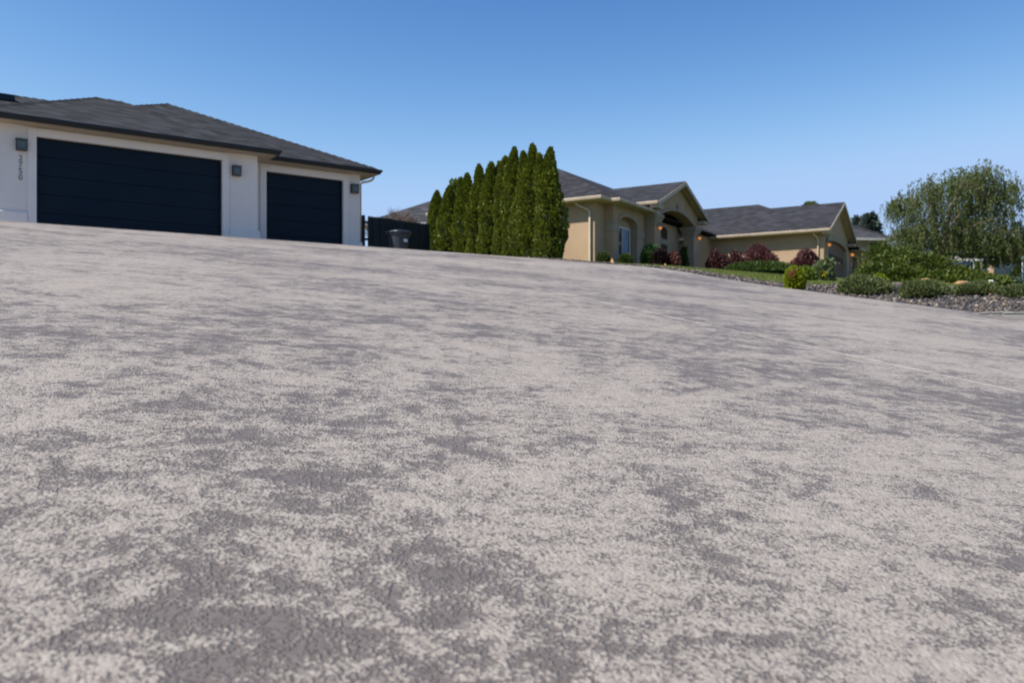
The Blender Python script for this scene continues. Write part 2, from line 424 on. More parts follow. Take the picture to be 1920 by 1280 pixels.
# ------------------------------------------------------------------ foliage helpers
def unit(a): return a / np.maximum(np.linalg.norm(a, axis=-1, keepdims=True), 1e-6)
def leaves(name, P, D, size, aspect, mat, parent=None, core=None):
    N = len(P); D = unit(D); size = np.broadcast_to(np.asarray(size, float), (N,))[:,None]
    W = unit(np.cross(D, RNG.normal(size=(N,3))))
    Nn = np.cross(D, W)
    mid = P + D*size*.55 + Nn*size*.08
    V = np.stack([P, mid + W*size*aspect, P + D*size, mid - W*size*aspect], 1).reshape(-1,3)
    Qd = np.arange(4*N).reshape(-1,4)
    return fast_mesh(name, V, Qd, mat, parent)
def blob(mb_n, c, r, bump=.15, n=14, flat=0):
    """bumpy ellipsoid verts/quads for a dark inner core"""
    V = []; Fq = []
    ph = RNG.uniform(0, 6, 6)
    for i in range(n+1):
        th = math.pi*i/n
        for k in range(2*n):
            a = math.pi*k/n
            f = 1 + bump*(math.sin(3*a+ph[0]+2*th)+math.sin(5*th+ph[1]+a))*.5
            V.append((c[0]+r[0]*f*math.sin(th)*math.cos(a), c[1]+r[1]*f*math.sin(th)*math.sin(a), c[2]+r[2]*f*math.cos(th)))
    for i in range(n):
        for k in range(2*n):
            Fq.append((i*2*n+k, (i+1)*2*n+k, (i+1)*2*n+(k+1)%(2*n), i*2*n+(k+1)%(2*n)))
    return V, Fq
def core_obj(name, blobs, mat, parent):
    V = []; Fq = []
    for v, f in blobs:
        o = len(V); V += v; Fq += [tuple(i+o for i in q) for q in f]
    return fast_mesh(name, V, Fq, mat, parent, smooth=True)
def sphere_dirs(N, up_bias=-1.0):
    d = unit(RNG.normal(size=(int(N*2.5)+20, 3))); d = d[d[:,2] > up_bias][:N]
    return d
def shrub(name, label, cat, loc, r, N, size, mat, aspect=.28, up=.35, jit=.5, lumps=7, depth=.35, group=None, bottom=-.55, core_mat=None, stems=4, lump_amp=.22, taper=0.0):
    root = thing(name, label, cat, loc, group=group)
    r = np.array(r, float)
    d = sphere_dirs(N, bottom)
    L = unit(RNG.normal(size=(lumps,3))); amp = RNG.uniform(.4, 1, lumps)
    f = 1 + lump_amp*np.max(np.exp(-((1-d@L.T)*6))*amp, axis=1) - lump_amp*.5
    rad = f*(1 - depth*RNG.random(len(d))**1.8)
    P = d*rad[:,None]*r + np.array([0,0,r[2]*abs(bottom)*.9])
    D = d*(1-up) + np.array([0,0,up]) + RNG.normal(size=d.shape)*jit*.5
    leaves('foliage', P, D, size*RNG.uniform(.6, 1.3, len(P)), aspect, mat, root)
    mb = MB()
    for k in range(stems):
        a = 2*math.pi*k/stems + .4
        tx, ty = math.cos(a)*r[0]*.45, math.sin(a)*r[1]*.45
        mb.tube([(math.cos(a)*.03, math.sin(a)*.03, -.08), (tx*.4, ty*.4, r[2]*.35), (tx, ty, r[2]*.95)], [.025*min(1.5, r[0]), .018*min(1.5, r[0]), .008], 6)
    mb.build('stem', M['bark_dark'], root)
    if core_mat is not False:
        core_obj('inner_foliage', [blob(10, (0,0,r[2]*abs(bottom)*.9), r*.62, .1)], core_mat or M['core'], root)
    return root

# ------------------------------------------------------------------ arborvitae row
def thuja(label, px, topy, rad, notch=None, lean=0, seed=0):
    u = (px-960)/F; q = .15
    s = ((LY+QY*q)*u - (LX+QX*q))/(EX - EY*u)
    x = LX+QX*q+EX*s; y = LY+QY*q+EY*s; g = hzf(x, y); H = zpx(topy, y) - g
    rad *= .93
    root = thing('arborvitae', label, 'tree', (x, y, g), group='row of tall arborvitae beside the driveway')
    rg = np.random.default_rng(100+seed); N = 9500
    h = rg.random(N)**.92
    th = rg.uniform(0, 2*math.pi, N)
    prof = np.where(h < .12, .82+.18*h/.12, 1.0) * np.clip((1-h)/.60, 0, 1)**.76
    prof = np.minimum(prof, .97) + .02*(h < .97)
    ph = rg.uniform(0, 6.3, 8)
    lump = 1 + .10*np.sin(3*th+ph[0]+5*h) + .09*np.sin(5*th+ph[1]-9*h) + .10*np.sin(14*h+ph[2]+2*th) + .06*np.sin(31*h+ph[3]+4*th)
    cell = np.sin(th*7+ph[4]+11*np.sin(h*13+ph[5]))*np.sin(h*46+ph[6]+3*np.sin(th*3))
    lump += .13*cell
    rr = rad*prof*lump*(1-.30*rg.random(N)**2.2)
    K = 330; hk = rg.random(K)**.9; tk = rg.uniform(0, 2*math.pi, K)
    pid = rg.integers(0, K, N); tuft = rg.random(N) < .74
    def prf(hh): return np.minimum(np.where(hh < .12, .82+.18*hh/.12, 1.0)*np.clip((1-hh)/.60, 0, 1)**.76, .97)+.02*(hh < .97)
    hn = np.clip(hk[pid]+rg.normal(size=N)*.017-.010, 0.004, 1); pk = prf(hn)
    tn = tk[pid]+rg.normal(size=N)*.075/np.maximum(rad*pk, .10)
    lm = 1 + .09*np.sin(3*tn+ph[0]+5*hn) + .07*np.sin(14*hn+ph[2]+2*tn)
    rn = rad*pk*lm*(1.0+.14*rg.random(K)[pid]-.20*rg.random(N)**1.5)
    h = np.where(tuft, hn, h); th = np.where(tuft, tn, th); rr = np.where(tuft, rn, rr*.84)
    cx = lean*h*h + .05*np.sin(h*7+ph[5])
    P = np.stack([cx+rr*np.cos(th), rr*np.sin(th), h*H*.975], 1)
    out = np.stack([np.cos(th), np.sin(th), np.zeros(N)], 1)
    D = out*.55 + np.array([0,0,.85]) + rg.normal(size=(N,3))*.32
    if notch:      # a second leader beside the main one
        n2 = 1000; h2 = rg.random(n2); t2 = rg.uniform(0, 6.28, n2); r2 = .20*(1-h2)**.6*(1-.3*rg.random(n2)**2)
        P2 = np.stack([notch[0]+r2*np.cos(t2), notch[1]+r2*np.sin(t2), H*(notch[2]-.30)+h2*H*.30], 1)
        D2 = np.stack([np.cos(t2)*.5, np.sin(t2)*.5, np.full(n2, .85)], 1)+rg.normal(size=(n2,3))*.3
        P = np.vstack([P, P2]); D = np.vstack([D, D2])
    leaves('crown', P, D, rg.uniform(.055, .13, len(P)), .32, M['thuja'], root)
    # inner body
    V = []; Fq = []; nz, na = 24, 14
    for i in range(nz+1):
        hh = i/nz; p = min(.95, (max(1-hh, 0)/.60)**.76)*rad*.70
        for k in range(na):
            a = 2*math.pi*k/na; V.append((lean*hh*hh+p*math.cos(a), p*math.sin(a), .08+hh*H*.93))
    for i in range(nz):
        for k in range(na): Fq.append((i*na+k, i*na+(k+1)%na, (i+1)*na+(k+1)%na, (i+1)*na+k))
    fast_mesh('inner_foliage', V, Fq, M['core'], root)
    mb = MB(); mb.tube([(0,0,-.15),(0,0,.5),(lean*.3,0,H*.6)], [.07,.06,.02], 8); mb.build('trunk', M['bark'], root)
thuja('shortest arborvitae at the fence end of the row, with a blunt tip', 819, 356, .52, seed=1)
thuja('broad low arborvitae with a rounded top, second from the fence', 842, 346, .56, seed=2)
thuja('arborvitae with a double blunt top just right of the two low ones by the fence', 874, 323, .52, notch=(-.22,0,.93), seed=3)
thuja('slim pointed arborvitae, fourth in the row from the fence', 897, 307, .47, seed=4)
thuja('arborvitae with two close twin tips in the middle of the row', 921, 302, .50, notch=(.28,.05,.985), seed=5)
thuja('arborvitae with a stubby tip tucked left of a taller spire', 947, 291, .46, seed=6)
thuja('arborvitae with a tall sharp spire left of the tallest tree', 963, 274, .45, seed=7)
thuja('slender arborvitae squeezed just left of the tallest knobbly-tipped one', 983, 282, .44, seed=8)
thuja('tallest arborvitae with a knobbly narrow tip', 999, 268, .50, lean=-.05, seed=9)
thuja('arborvitae nearest the tan house, wide with a leaning pointed top', 1029, 275, .50, notch=(-.30,.0,.93), lean=.06, seed=10)

# ------------------------------------------------------------------ white house with navy garage doors
d1 = Vector((.81,.586)).normalized()
P1 = (-12.65, 22.7); FL = 3.09
ROT1 = math.atan2(.586, .81)
h1 = thing('white_house', 'white stucco house with charcoal hip roof and two navy garage doors', 'house', (P1[0], P1[1], FL), ROT1)
EZ = 6.0-FL; WT = 5.84-FL; DT = 5.585-FL
w = MB()
def wall_open(mb, x0, x1, a, b, top, y0, th, zt, z0=-.4):
    mb.box(x0, a, y0, y0+th, z0, zt); mb.box(b, x1, y0, y0+th, z0, zt); mb.box(a, b, y0, y0+th, top, zt)
wall_open(w, -1.0, 5.97, 0, 4.89, DT, 0, .25, WT)
w.box(5.72, 5.97, .25, 1.05, -.4, WT)
wall_open(w, 5.97, 9.8, 6.53, 9.17, DT, .80, .25, WT)
w.box(9.55, 9.8, 1.05, 17, -.4, WT)
w.box(-1.0, -.75, .25, 3.0, -.4, WT); w.box(-20, -1.0, 2.75, 3.0, -.4, WT)
w.box(-.75, 9.55, 16.75, 17, -.4, WT); w.box(-20, -19.75, 3.0, 14.8, -.4, WT); w.box(-20, -.75, 14.8, 15.05, -.4, WT)
w.build('wall', M['stucco_white'], h1)
# trims
def door_trim(a, b, yf, wd=.21):
    t = MB(); z1 = DT+.22
    t.box(a-wd, a, yf-.045, yf-.002, -.4, z1); t.box(b, b+wd, yf-.045, yf-.002, -.4, z1); t.box(a, b, yf-.045, yf-.002, DT, z1)
    return t.build('door_surround', M['trim_white'], h1, bevel=.012)
door_trim(0, 4.89, 0); door_trim(6.53, 9.17, .80)
for a, b, yf in ((-1.06, -.215, 0), (5.105, 6.03, 0), (6.05, 6.315, .8), (9.385, 9.86, .8)):
    pl = MB(); pl.box(a, b, yf-.065, yf-.003, -.4, .44); pl.taper(a, b, yf-.065, yf-.003, .44, .47, .0, .02)
    pl.build('plinth', M['trim_white'], h1, bevel=.01)
def garage_door(a, b, yf, n=5):
    g = MB(); z0 = -.35; hh = (DT-0)/n
    for k in range(n):
        za = z0 if k == 0 else k*hh+.010
        zb = (k+1)*hh-.010
        g.box(a+.01, b-.01, yf+.12, yf+.165, za, zb)
        for j in range(1, 5):            # fine horizontal ribs pressed in the steel
            zz = k*hh + hh*j/5
            g.box(a+.03, b-.03, yf+.113, yf+.119, zz-.006, zz+.006)
    g.box(a+.012, b-.012, yf+.166, yf+.18, z0, DT-.01)
    o = g.build('garage_door', M['navy'], h1)
    s = MB(); s.box(a, a+.03, yf+.07, yf+.11, -.35, DT); s.box(b-.03, b, yf+.07, yf+.11, -.35, DT); s.box(a+.03, b-.03, yf+.07, yf+.11, DT-.03, DT)
    s.build('weather_strip', M['gutter_dark'], o)
    return o
garage_door(0, 4.89, 0)['label'] = 'wide double navy garage door'; garage_door(6.53, 9.17, .80)['label'] = 'single navy garage door'

def hip_faces(mb, x0, x1, y0, y1, z, A, B):
    """eave rectangle, ridge from A to B (x,y,z), closed below"""
    vs = [(x0,y0,z),(x1,y0,z),(x1,y1,z),(x0,y1,z), A, B]
    if abs(A[0]-B[0]) >= abs(A[1]-B[1]):      # ridge along x
        fs = [(0,1,5,4),(1,2,5),(2,3,4,5),(3,0,4)]
    else:                                      # ridge along y, A front
        fs = [(0,1,4),(1,2,5,4),(2,3,5),(3,0,4,5)]
    lo = [(p[0],p[1],z-.03) for p in vs[:4]]
    mb.add(vs+lo, fs+[(6,9,8,7),(0,6,7,1),(1,7,8,2),(2,8,9,3),(3,9,6,0)])
def caps(mb, a, b, step=.28, w=.13, h=.035):
    a, b = Vector(a), Vector(b); L = (b-a).length; n = max(2, int(L/step)); d = (b-a)/n
    side = Vector((d.y, -d.x, 0)).normalized()*w
    for k in range(n):
        p = a+d*k; q = a+d*(k+1.12)
        mb.add([p+side+Vector((0,0,-.055)), p+Vector((0,0,h+.02)), p-side+Vector((0,0,-.055)), q+side+Vector((0,0,-.075)), q+Vector((0,0,h-.012)), q-side+Vector((0,0,-.075))],
               [(0,1,4,3),(1,2,5,4),(0,2,1),(3,4,5),(0,3,5,2)])
r = MB()
A1 = (2.0, 3.225, 7.70-FL); A1b = (2.70, 3.225, 7.70-FL)
hip_faces(r, -1.45, 6.42, -.45, 6.9, EZ, A1, A1b)
A2 = (4.77, 5.83, 8.57-FL); B2 = (4.77, 11.4, 8.57-FL)
hip_faces(r, -1.44, 10.25, .35, 17.45, EZ+.002, A2, B2)
# higher main roof to the left, ridge parallel to the front
C2 = (-20.5, 9.0, 8.86-FL); D2 = (3.2, 9.0, 8.86-FL)
r.add([(-20.5,2.5,EZ),(-1.0,2.5,EZ),D2,C2,(-20.5,15.5,EZ),(-1.0,15.5,EZ)], [(0,1,2,3),(3,2,5,4),(0,3,4),(1,5,2),(0,4,5,1)])
rf = r.build('roof', M['shingle'], h1)
for a, b in ((A1, A1b), (A1b, (6.42,-.45,EZ)), (A1, (-1.45,-.45,EZ)), (A2, (10.25,.35,EZ)), (A2, (-1.44,.35,EZ)), (A2, B2), (B2, (10.25,17.45,EZ)), (C2, D2)):
    c = MB(); caps(c, a, b); c.build('ridge_capping', M['shingle'], rf)
v_ = MB()
for x0, x1, yy in ((-2.2, .30, 8.1),):
    zz = EZ + (yy-2.5)/6.5*(8.86-FL-EZ)
    v_.taper(x0, x1, yy-.2, yy+.2, zz-.05, zz+.17, .02)
v_.build('roof_vent', M['gutter_dark'], rf, bevel=.01)
gut = [(0,.0),(.05,-.0),(.105,-.005),(.12,-.03),(.115,-.06),(.08,-.10),(.06,-.145),(0,-.145)]
g = MB(); g.sweep([(-1.45,6.9,EZ-.004),(-1.45,-.45,EZ-.004),(6.42,-.45,EZ-.004),(6.42,.34,EZ-.004)], gut)
g.sweep([(6.44,.35,EZ-.004),(10.25,.35,EZ-.004),(10.25,17.45,EZ-.004)], gut)
g.build('gutter', M['gutter_dark'], h1)
so = MB(); so.box(-1.44, 6.41, -.44, -.001, WT, WT+.03); so.box(-1.44,-1.001,.001,6.8,WT,WT+.03); so.box(5.972,6.41,.001,.345,WT,WT+.03)
so.box(5.972, 10.24, .36, .799, WT, WT+.03); so.box(9.801, 10.24, .801, 17.4, WT, WT+.03)
so.build('soffit', M['fascia_tan'], h1)
ds = MB()
ds.tube([(10.22,.62,EZ-.12),(10.22,.62,EZ-.24),(10.17,.66,EZ-.31),(10.05,.74,EZ-.36),(9.90,.86,EZ-.39),(9.86,.90,EZ-.46),(9.86,.90,-.3)], .038, 10)
ds.build('downspout', M['cream_pipe'], h1, smooth=True)
def sconce(x, yf, z):
    b = MB(); W, Hh, Dp = .122, .138, .17
    b.box(x-W, x+W, yf-.022, yf-.001, z-Hh, z+Hh)
    for sx in (-1, 1):
        for yy in (yf-Dp, yf-.045):
            b.box(x+sx*W-.018*(sx>0)-.0*(sx<0), x+sx*W+.018*(sx<0), yy, yy+.02, z-Hh+.03, z+Hh-.03)
    b.box(x-W, x+W, yf-Dp, yf-.0225, z+Hh-.03, z+Hh); b.box(x-W, x+W, yf-Dp, yf-.0225, z-Hh, z-Hh+.03)
    b.box(x-W-.02, x+W+.02, yf-Dp-.02, yf-.0225, z+Hh+.001, z+Hh+.02)
    o = b.build('wall_lantern', M['bronze'], h1)
    gl = MB(); gl.box(x-W+.012, x+W-.012, yf-Dp+.012, yf-.03, z-Hh+.031, z+Hh-.031); gl.build('lantern_glass', M['seeded_glass'], o)
    bu = MB(); bu.box(x-.05, x+.05, yf-Dp-.006, yf-Dp-.001+.008, z-.085, z+.085); bu.build('glass_pane', M['seeded_glass'], o, bevel=.004)
sconce(-.36, 0, zpx(272, 22.4)-FL); sconce(5.30, 0, zpx(322, 25.8)-FL); sconce(9.56, .80, zpx(356, 29.0)-FL)
def digit(ch, x, z, size, parent, mat, yf):
    cu = bpy.data.curves.new('numeral', 'FONT'); cu.body = ch; cu.size = size; cu.extrude = .008; cu.align_x = 'CENTER'; cu.align_y = 'CENTER'; cu.offset = -.001
    o = bpy.data.objects.new('tmp', cu); COL.objects.link(o); bpy.context.view_layer.update()
    me = bpy.data.meshes.new_from_object(o.evaluated_get(bpy.context.evaluated_depsgraph_get())); bpy.data.objects.remove(o)
    me.transform(Matrix.Translation((x, yf-.012, z)) @ Matrix.Rotation(R(90), 4, 'X'))
    me.materials.clear(); me.materials.append(mat)
    q = bpy.data.objects.new('house_number', me); COL.objects.link(q); q.parent = parent; return q
for k, ch in enumerate('2750'):
    digit(ch, -.37, zpx(295.5+k*12.2, 22.4)-FL, .205, h1, M['digit'], 0)

# ------------------------------------------------------------------ fence + bin
def fence(x0, y0, x1, y1, top0, top1, label):
    L = math.hypot(x1-x0, y1-y0); a = math.atan2(y1-y0, x1-x0); g0 = hzf(x0, y0)
    root = thing('wooden_fence', label, 'fence', (x0, y0, g0), a)
    n = int(L/.142); b = MB()
    for k in range(n):
        x = k*L/n; t0 = top0+(top1-top0)*k/n - g0 + random.uniform(-.012,.012); y = random.uniform(-.006,.006)
        if k == 2: continue
        wd = L/n*.47; cxx = x+L/n/2
        zb = -.1
        b.add([(cxx-wd,y,zb),(cxx+wd,y,zb),(cxx+wd,y,t0-.035),(cxx+wd-.03,y,t0),(cxx-wd+.03,y,t0),(cxx-wd,y,t0-.035)]+
              [(cxx-wd,y+.018,zb),(cxx+wd,y+.018,zb),(cxx+wd,y+.018,t0-.035),(cxx+wd-.03,y+.018,t0),(cxx-wd+.03,y+.018,t0),(cxx-wd,y+.018,t0-.035)],
              [(0,1,2,3,4,5),(11,10,9,8,7,6)]+[(i,i+6,(i+1)%6+6,(i+1)%6) for i in range(6)])
    b.build('fence_boards', M['fence'], root)
    rl = MB()
    for zz in (.25, 1.0, 1.65): rl.box(.0, L, .03, .07, zz, zz+.09)
    rl.build('rail', M['fence'], root)
    for x in (.02, L*.34, L*.67, L-.1):
        p = MB(); p.box(x, x+.09, .071, .161, -.3, 1.8); p.build('fence_post', M['fence'], root)
f0 = at(674, 32.6); f1 = at(806, 35.6)
fence(f0[0], f0[1], f1[0], f1[1], zpx(402, 32.6), zpx(420.5, 35.6), 'dark stained dog-eared board fence between the white house and the arborvitae')

bx, by, bz = at(747, 28.9)
bin_ = thing('wheelie_bin', 'black wheeled rubbish bin with white sticker in front of the dark fence', 'bin', (bx, by, bz), R(42))
Hb = zpx(433, 28.9)-bz
b = MB()
def ring(w, d, z, n=20, p=4):
    out = []
    for k in range(n):
        a = 2*math.pi*k/n; ca, sa = math.cos(a), math.sin(a); rr = (abs(ca)**p+abs(sa)**p)**(-1/p)
        out.append((w*rr*ca, d*rr*sa, z))
    return out
rings = [ring(.23,.26,.03), ring(.235,.27,.06), ring(.29,.335,Hb-.22), ring(.30,.35,Hb-.16), ring(.325,.375,Hb-.155), ring(.325,.375,Hb-.10), ring(.30,.35,Hb-.095)]
n = 20; vs = [p for r_ in rings for p in r_]; fs = [(i*n+k, i*n+(k+1)%n, (i+1)*n+(k+1)%n, (i+1)*n+k) for i in range(len(rings)-1) for k in range(n)]
fs += [tuple(range(n-1,-1,-1)), tuple((len(rings)-1)*n+k for k in range(n))]
b.add(vs, fs); bo = b.build('bin_body', M['bin'], bin_, smooth=False, bevel=.006)
b = MB()
rings = [ring(.355,.42,Hb-.093), ring(.36,.425,Hb-.06), ring(.33,.39,Hb-.015), ring(.2,.25,Hb+.01)]
vs = [p for r_ in rings for p in r_]; fs = [(i*n+k, i*n+(k+1)%n, (i+1)*n+(k+1)%n, (i+1)*n+k) for i in range(3) for k in range(n)]
fs += [tuple(range(n-1,-1,-1)), tuple(3*n+k for k in range(n))]
b.add(vs, fs); b.build('lid', M['bin'], bin_, smooth=True)
b = MB(); b.tube([(-.26,.40,Hb-.16),(-.26,.47,Hb-.12),(.26,.47,Hb-.12),(.26,.40,Hb-.16)], .018, 8); b.build('handle', M['bin'], bin_)
b = MB(); b.box(-.03,.13,-.352,-.346,Hb-.40,Hb-.30)
b.build('sticker', M['bin_label'], bin_)
for sx in (-1, 1):
    b = MB(); pts = [(.02,0),(.10,0),(.115,.015),(.115,.045),(.10,.06),(.02,.06)]
    vs = [(sx*.25+sx*z, .27+rr*math.cos(2*math.pi*k/16), .10+rr*math.sin(2*math.pi*k/16)) for rr, z in pts for k in range(16)]
    b.add(vs, [(i*16+k, i*16+(k+1)%16, (i+1)*16+(k+1)%16, (i+1)*16+k) for i in range(5) for k in range(16)]); b.build('wheel', M['rubber'], bin_, smooth=True)

# bare tree behind fence
def bare_tree(label, px, Y, topy, spread, seed):
    rg = random.Random(seed); p = at(px, Y); H = zpx(topy, Y)-p[2]
    root = thing('bare_tree', label, 'tree', p)
    tr = MB(); tw = MB()
    def grow(p0, d, L, r, lev, mb):
        p1 = p0 + d*L*.5 + Vector((rg.uniform(-.1,.1), rg.uniform(-.1,.1), 0))*L; p2 = p0 + d*L + Vector((rg.uniform(-.1,.1), rg.uniform(-.1,.1), .05))*L
        mb.tube([p0, p1, p2], [r, r*.8, r*.6], 5 if lev < 2 else 3)
        if lev >= 5: return
        for k in range(4 if lev else 9):
            q = p1.lerp(p2, rg.uniform(.1, 1)) if lev else p2
            nd = (d + Vector((rg.uniform(-1,1)*spread, rg.uniform(-1,1)*spread, rg.uniform(-.1,.5)))).normalized()
            grow(q, nd, L*rg.uniform(.55,.8), r*.55, lev+1, tw if lev+1 >= 2 else tr)
    grow(Vector((0,0,-.2)), Vector((0,0,1)), H*.36, .14, 0, tr)
    zmax = max(v[2] for v in tw.v)
    for mbx in (tr, tw): mbx.v = [(x, y, z*H/zmax if z > 0 else z) for x, y, z in mbx.v]
    tr.build('trunk', M['twig'], root); tw.build('twigs', M['twig'], root)
bare_tree('leafless brownish tree showing above the dark fence', 743, 44, 384, 1.0, 3)

# ------------------------------------------------------------------ tan house
ROT2 = math.atan2(.848, .53); G2 = 3.35
h2 = thing('tan_house', 'tan stucco house with grey gabled roof, arched entry and side garage', 'house', (3.68, 38.0, G2), ROT2)
def Z(z): return z - G2
E2 = Z(6.62); W2 = Z(6.50)
w = MB()
w.box(0, .25, 0, 8.5, -1, W2)                      # sunlit side wall
w.box(.25, 1.04, 0, .25, -1, W2)                    # short front wall
NI0, NI1, NC = 1.62, 3.70, 2.66
wi = MB()
# bay with arched niche
w.box(1.04, NI0, -.42, 0.249, -1, W2); w.box(NI1, 4.57, -.42, .249, -1, W2)
spr, ris = Z(5.68), .38
xs = list(np.linspace(NI0, NI1, 17)); arch = lambda x: spr + ris*math.sqrt(max(0, 1-((x-NC)/(NI1-NC))**2))
w.columns(xs, arch, lambda x: W2, -.42, .249)
w.box(NI0, NI1, -.10, .249, -1, spr+ris+.05)
w.box(4.57, 5.0, 0, .25, -1, W2)
# entry recess walls
w.box(5.0, 15.6, 0, .25, -1, W2)
w.box(19.0, 19.25, .25, 8.5, -1, W2); w.box(.25, 19.0, 8.25, 8.5, -1, W2)
w.build('wall', M['stucco_tan'], h2)
# niche trim + bands
b = MB()
xo = lambda x: spr+.0
outer = lambda x: spr + (ris+.16)*math.sqrt(max(0, 1-((x-NC)/(NI1-NC+.16))**2))
xs2 = list(np.linspace(NI0-.0, NI1+.0, 21))
b.columns(xs2, arch, lambda x: outer(x), -.47, -.422)
for a, c_ in ((1.04, NI0), (NI1, 4.57)):
    b.box(a-.03, c_+.03, -.45, -.02, Z(5.25), Z(5.62)); b.box(a-.05, c_+.05, -.47, -.02, Z(5.621), Z(5.68))
b.build('cornice_band', M['trim_tan'], h2, bevel=.008)
def window(x0, x1, z0, z1, y, parent, glass, frame, mull=1, arch_top=0, fw=.06):
    f = MB(); f.box(x0-fw, x0, y-.05, y-.002, z0-fw, z1+(0 if arch_top else fw)); f.box(x1, x1+fw, y-.05, y-.002, z0-fw, z1+(0 if arch_top else fw)); f.box(x0, x1, y-.05, y-.002, z0-fw, z0)
    xc = (x0+x1)/2; hw = (x1-x0)/2
    top = (lambda x: z1+arch_top*math.sqrt(max(0, 1-((x-xc)/hw)**2))) if arch_top else (lambda x: z1)
    topo = (lambda x: z1+(arch_top+fw)*math.sqrt(max(0, 1-((x-xc)/(hw+fw))**2))) if arch_top else (lambda x: z1+fw)
    f.columns(list(np.linspace(x0-(fw if arch_top else 0), x1+(fw if arch_top else 0), 17)), lambda x: top(min(max(x, x0), x1)) if abs(x-xc) < hw else z1, topo, y-.05, y-.002)
    for k in range(mull): xm = x0+(x1-x0)*(k+1)/(mull+1); f.box(xm-.025, xm+.025, y-.04, y-.003, z0, z1)
    o = f.build('window', frame, parent)
    g = MB(); g.columns(list(np.linspace(x0, x1, 13)), lambda x: z0, top, y-.022, y-.012); g.build('pane', glass, o)
    return o
wn = window(1.87, 3.42, Z(4.25), Z(5.55), -.10, h2, M['glass'], M['frame_white'], 1, .0, .07)
cu = MB(); 
for k in range(8): cu.box(2.72+k*.075, 2.72+k*.075+.05, -.126-.003*(k%2), -.1225, Z(4.27), Z(5.53))
cu.build('curtain', M['curtain'], wn)
s_ = MB(); s_.box(1.72, 3.57, -.20, -.102, Z(4.10), Z(4.179)); s_.build('window_sill', M['trim_tan'], h2, bevel=.01)
# entry windows and door
window(7.62, 8.52, Z(4.2), Z(5.37), 0, h2, M['glass_red'], M['trim_tan'], 0, 0, .16)
window(7.62, 8.52, Z(5.65), Z(6.05), 0, h2, M['glass_red'], M['trim_tan'], 0, .22, .13)
window(10.22, 10.98, Z(4.4), Z(5.32), 0, h2, M['glass'], M['trim_tan'], 0, 0, .06)
window(10.22, 10.98, Z(5.72), Z(6.15), 0, h2, M['glass'], M['trim_tan'], 0, .0, .06)
dr = MB(); dr.box(5.75, 7.0, -.06, -.002, Z(3.4), Z(5.6)); dor = dr.build('front_door', M['glass_red'], h2)
dr = MB()
for xx in (5.67, 7.0): dr.box(xx, xx+.08, -.10, -.001, Z(3.4), Z(5.68))
dr.box(5.75, 7.0, -.10, -.001, Z(5.601), Z(5.68)); dr.build('door_frame', M['trim_tan'], dor)
dr = MB(); dr.tube([(5.9,-.06,Z(4.4)),(5.9,-.11,Z(4.4)),(6.02,-.11,Z(4.4))], .015, 8); dr.build('handle', M['bronze'], dor)
# portico pillars, capitals, arch and gable
for a, c_ in ((4.68, 5.36), (10.12, 10.80)):
    p = MB(); p.box(a, c_, -.92, -.32, -1, Z(5.95)); po = p.build('pillar', M['stucco_tan'], h2, bevel=.015)
    p = MB(); e = .0
    for k, (za, zb) in enumerate(((5.951, 6.10), (6.101, 6.24), (6.241, 6.34), (6.341, 6.48))):
        e = .03 + .045*k; p.box(a-e, c_+e, -.92-e, -.32+e, Z(za), Z(zb))
    p.build('capital', M['trim_tan'], po, bevel=.012)
GC, GH = 7.74, 3.55
spr2, ris2 = Z(6.50), .46
def arch2(x): return spr2 + (ris2*(1-((x-GC)/2.38)**2) if abs(x-GC) < 2.38 else 0)
gtop = lambda x: Z(8.36) - .42*abs(x-GC)
xs = sorted(set(list(np.linspace(4.66, 10.82, 33)) + [GC, GC-2.38, GC+2.38]))
p = MB(); p.columns(xs, arch2, gtop, -.90, -.34); gab = p.build('entry_gable', M['stucco_tan'], h2)
p = MB(); p.columns(list(np.linspace(GC-2.38, GC+2.38, 25)), arch2, lambda x: arch2(x)+.13, -.96, -.902)
p.box(GC-.10, GC+.10, -.985, -.961, arch2(GC), arch2(GC)+.34); p.build('arch_trim', M['trim_tan'], gab, bevel=.008)
p = MB(); p.box(5.0, 10.6, -.33, -.002, Z(6.99), Z(7.03)); p.build('porch_ceiling', M['stucco_tan'], h2)

def gable_roof(mb, xc, hw, zr, slope, y0, y1, th=.05):
    ze = zr - slope*hw
    for sgn in (-1, 1):
        xe = xc+sgn*hw
        mb.add([(xc,y0,zr),(xe,y0,ze),(xe,y1,ze),(xc,y1,zr),(xc,y0,zr-th),(xe,y0,ze-th),(xe,y1,ze-th),(xc,y1,zr-th)],
               [(0,1,2,3),(7,6,5,4),(0,4,5,1),(1,5,6,2),(2,6,7,3)])
r = MB()
# main hip
hip_faces(r, -.5, 19.5, -.5, 9.0, E2, (4.25, 4.25, Z(9.16)), (14.75, 4.25, Z(9.16)))
# bay hip extension
r.add([(.54,-.92,E2+.004),(5.07,-.92,E2+.004),(4.0,2.2,Z(8.20)),(1.6,2.2,Z(8.20)),(.54,2.2,E2+.004),(5.07,2.2,E2+.004)], [(0,1,2,3),(0,3,4),(1,5,2),(0,4,5,1)])
gable_roof(r, GC, 3.62, Z(8.50), .42, -1.34, 3.6)
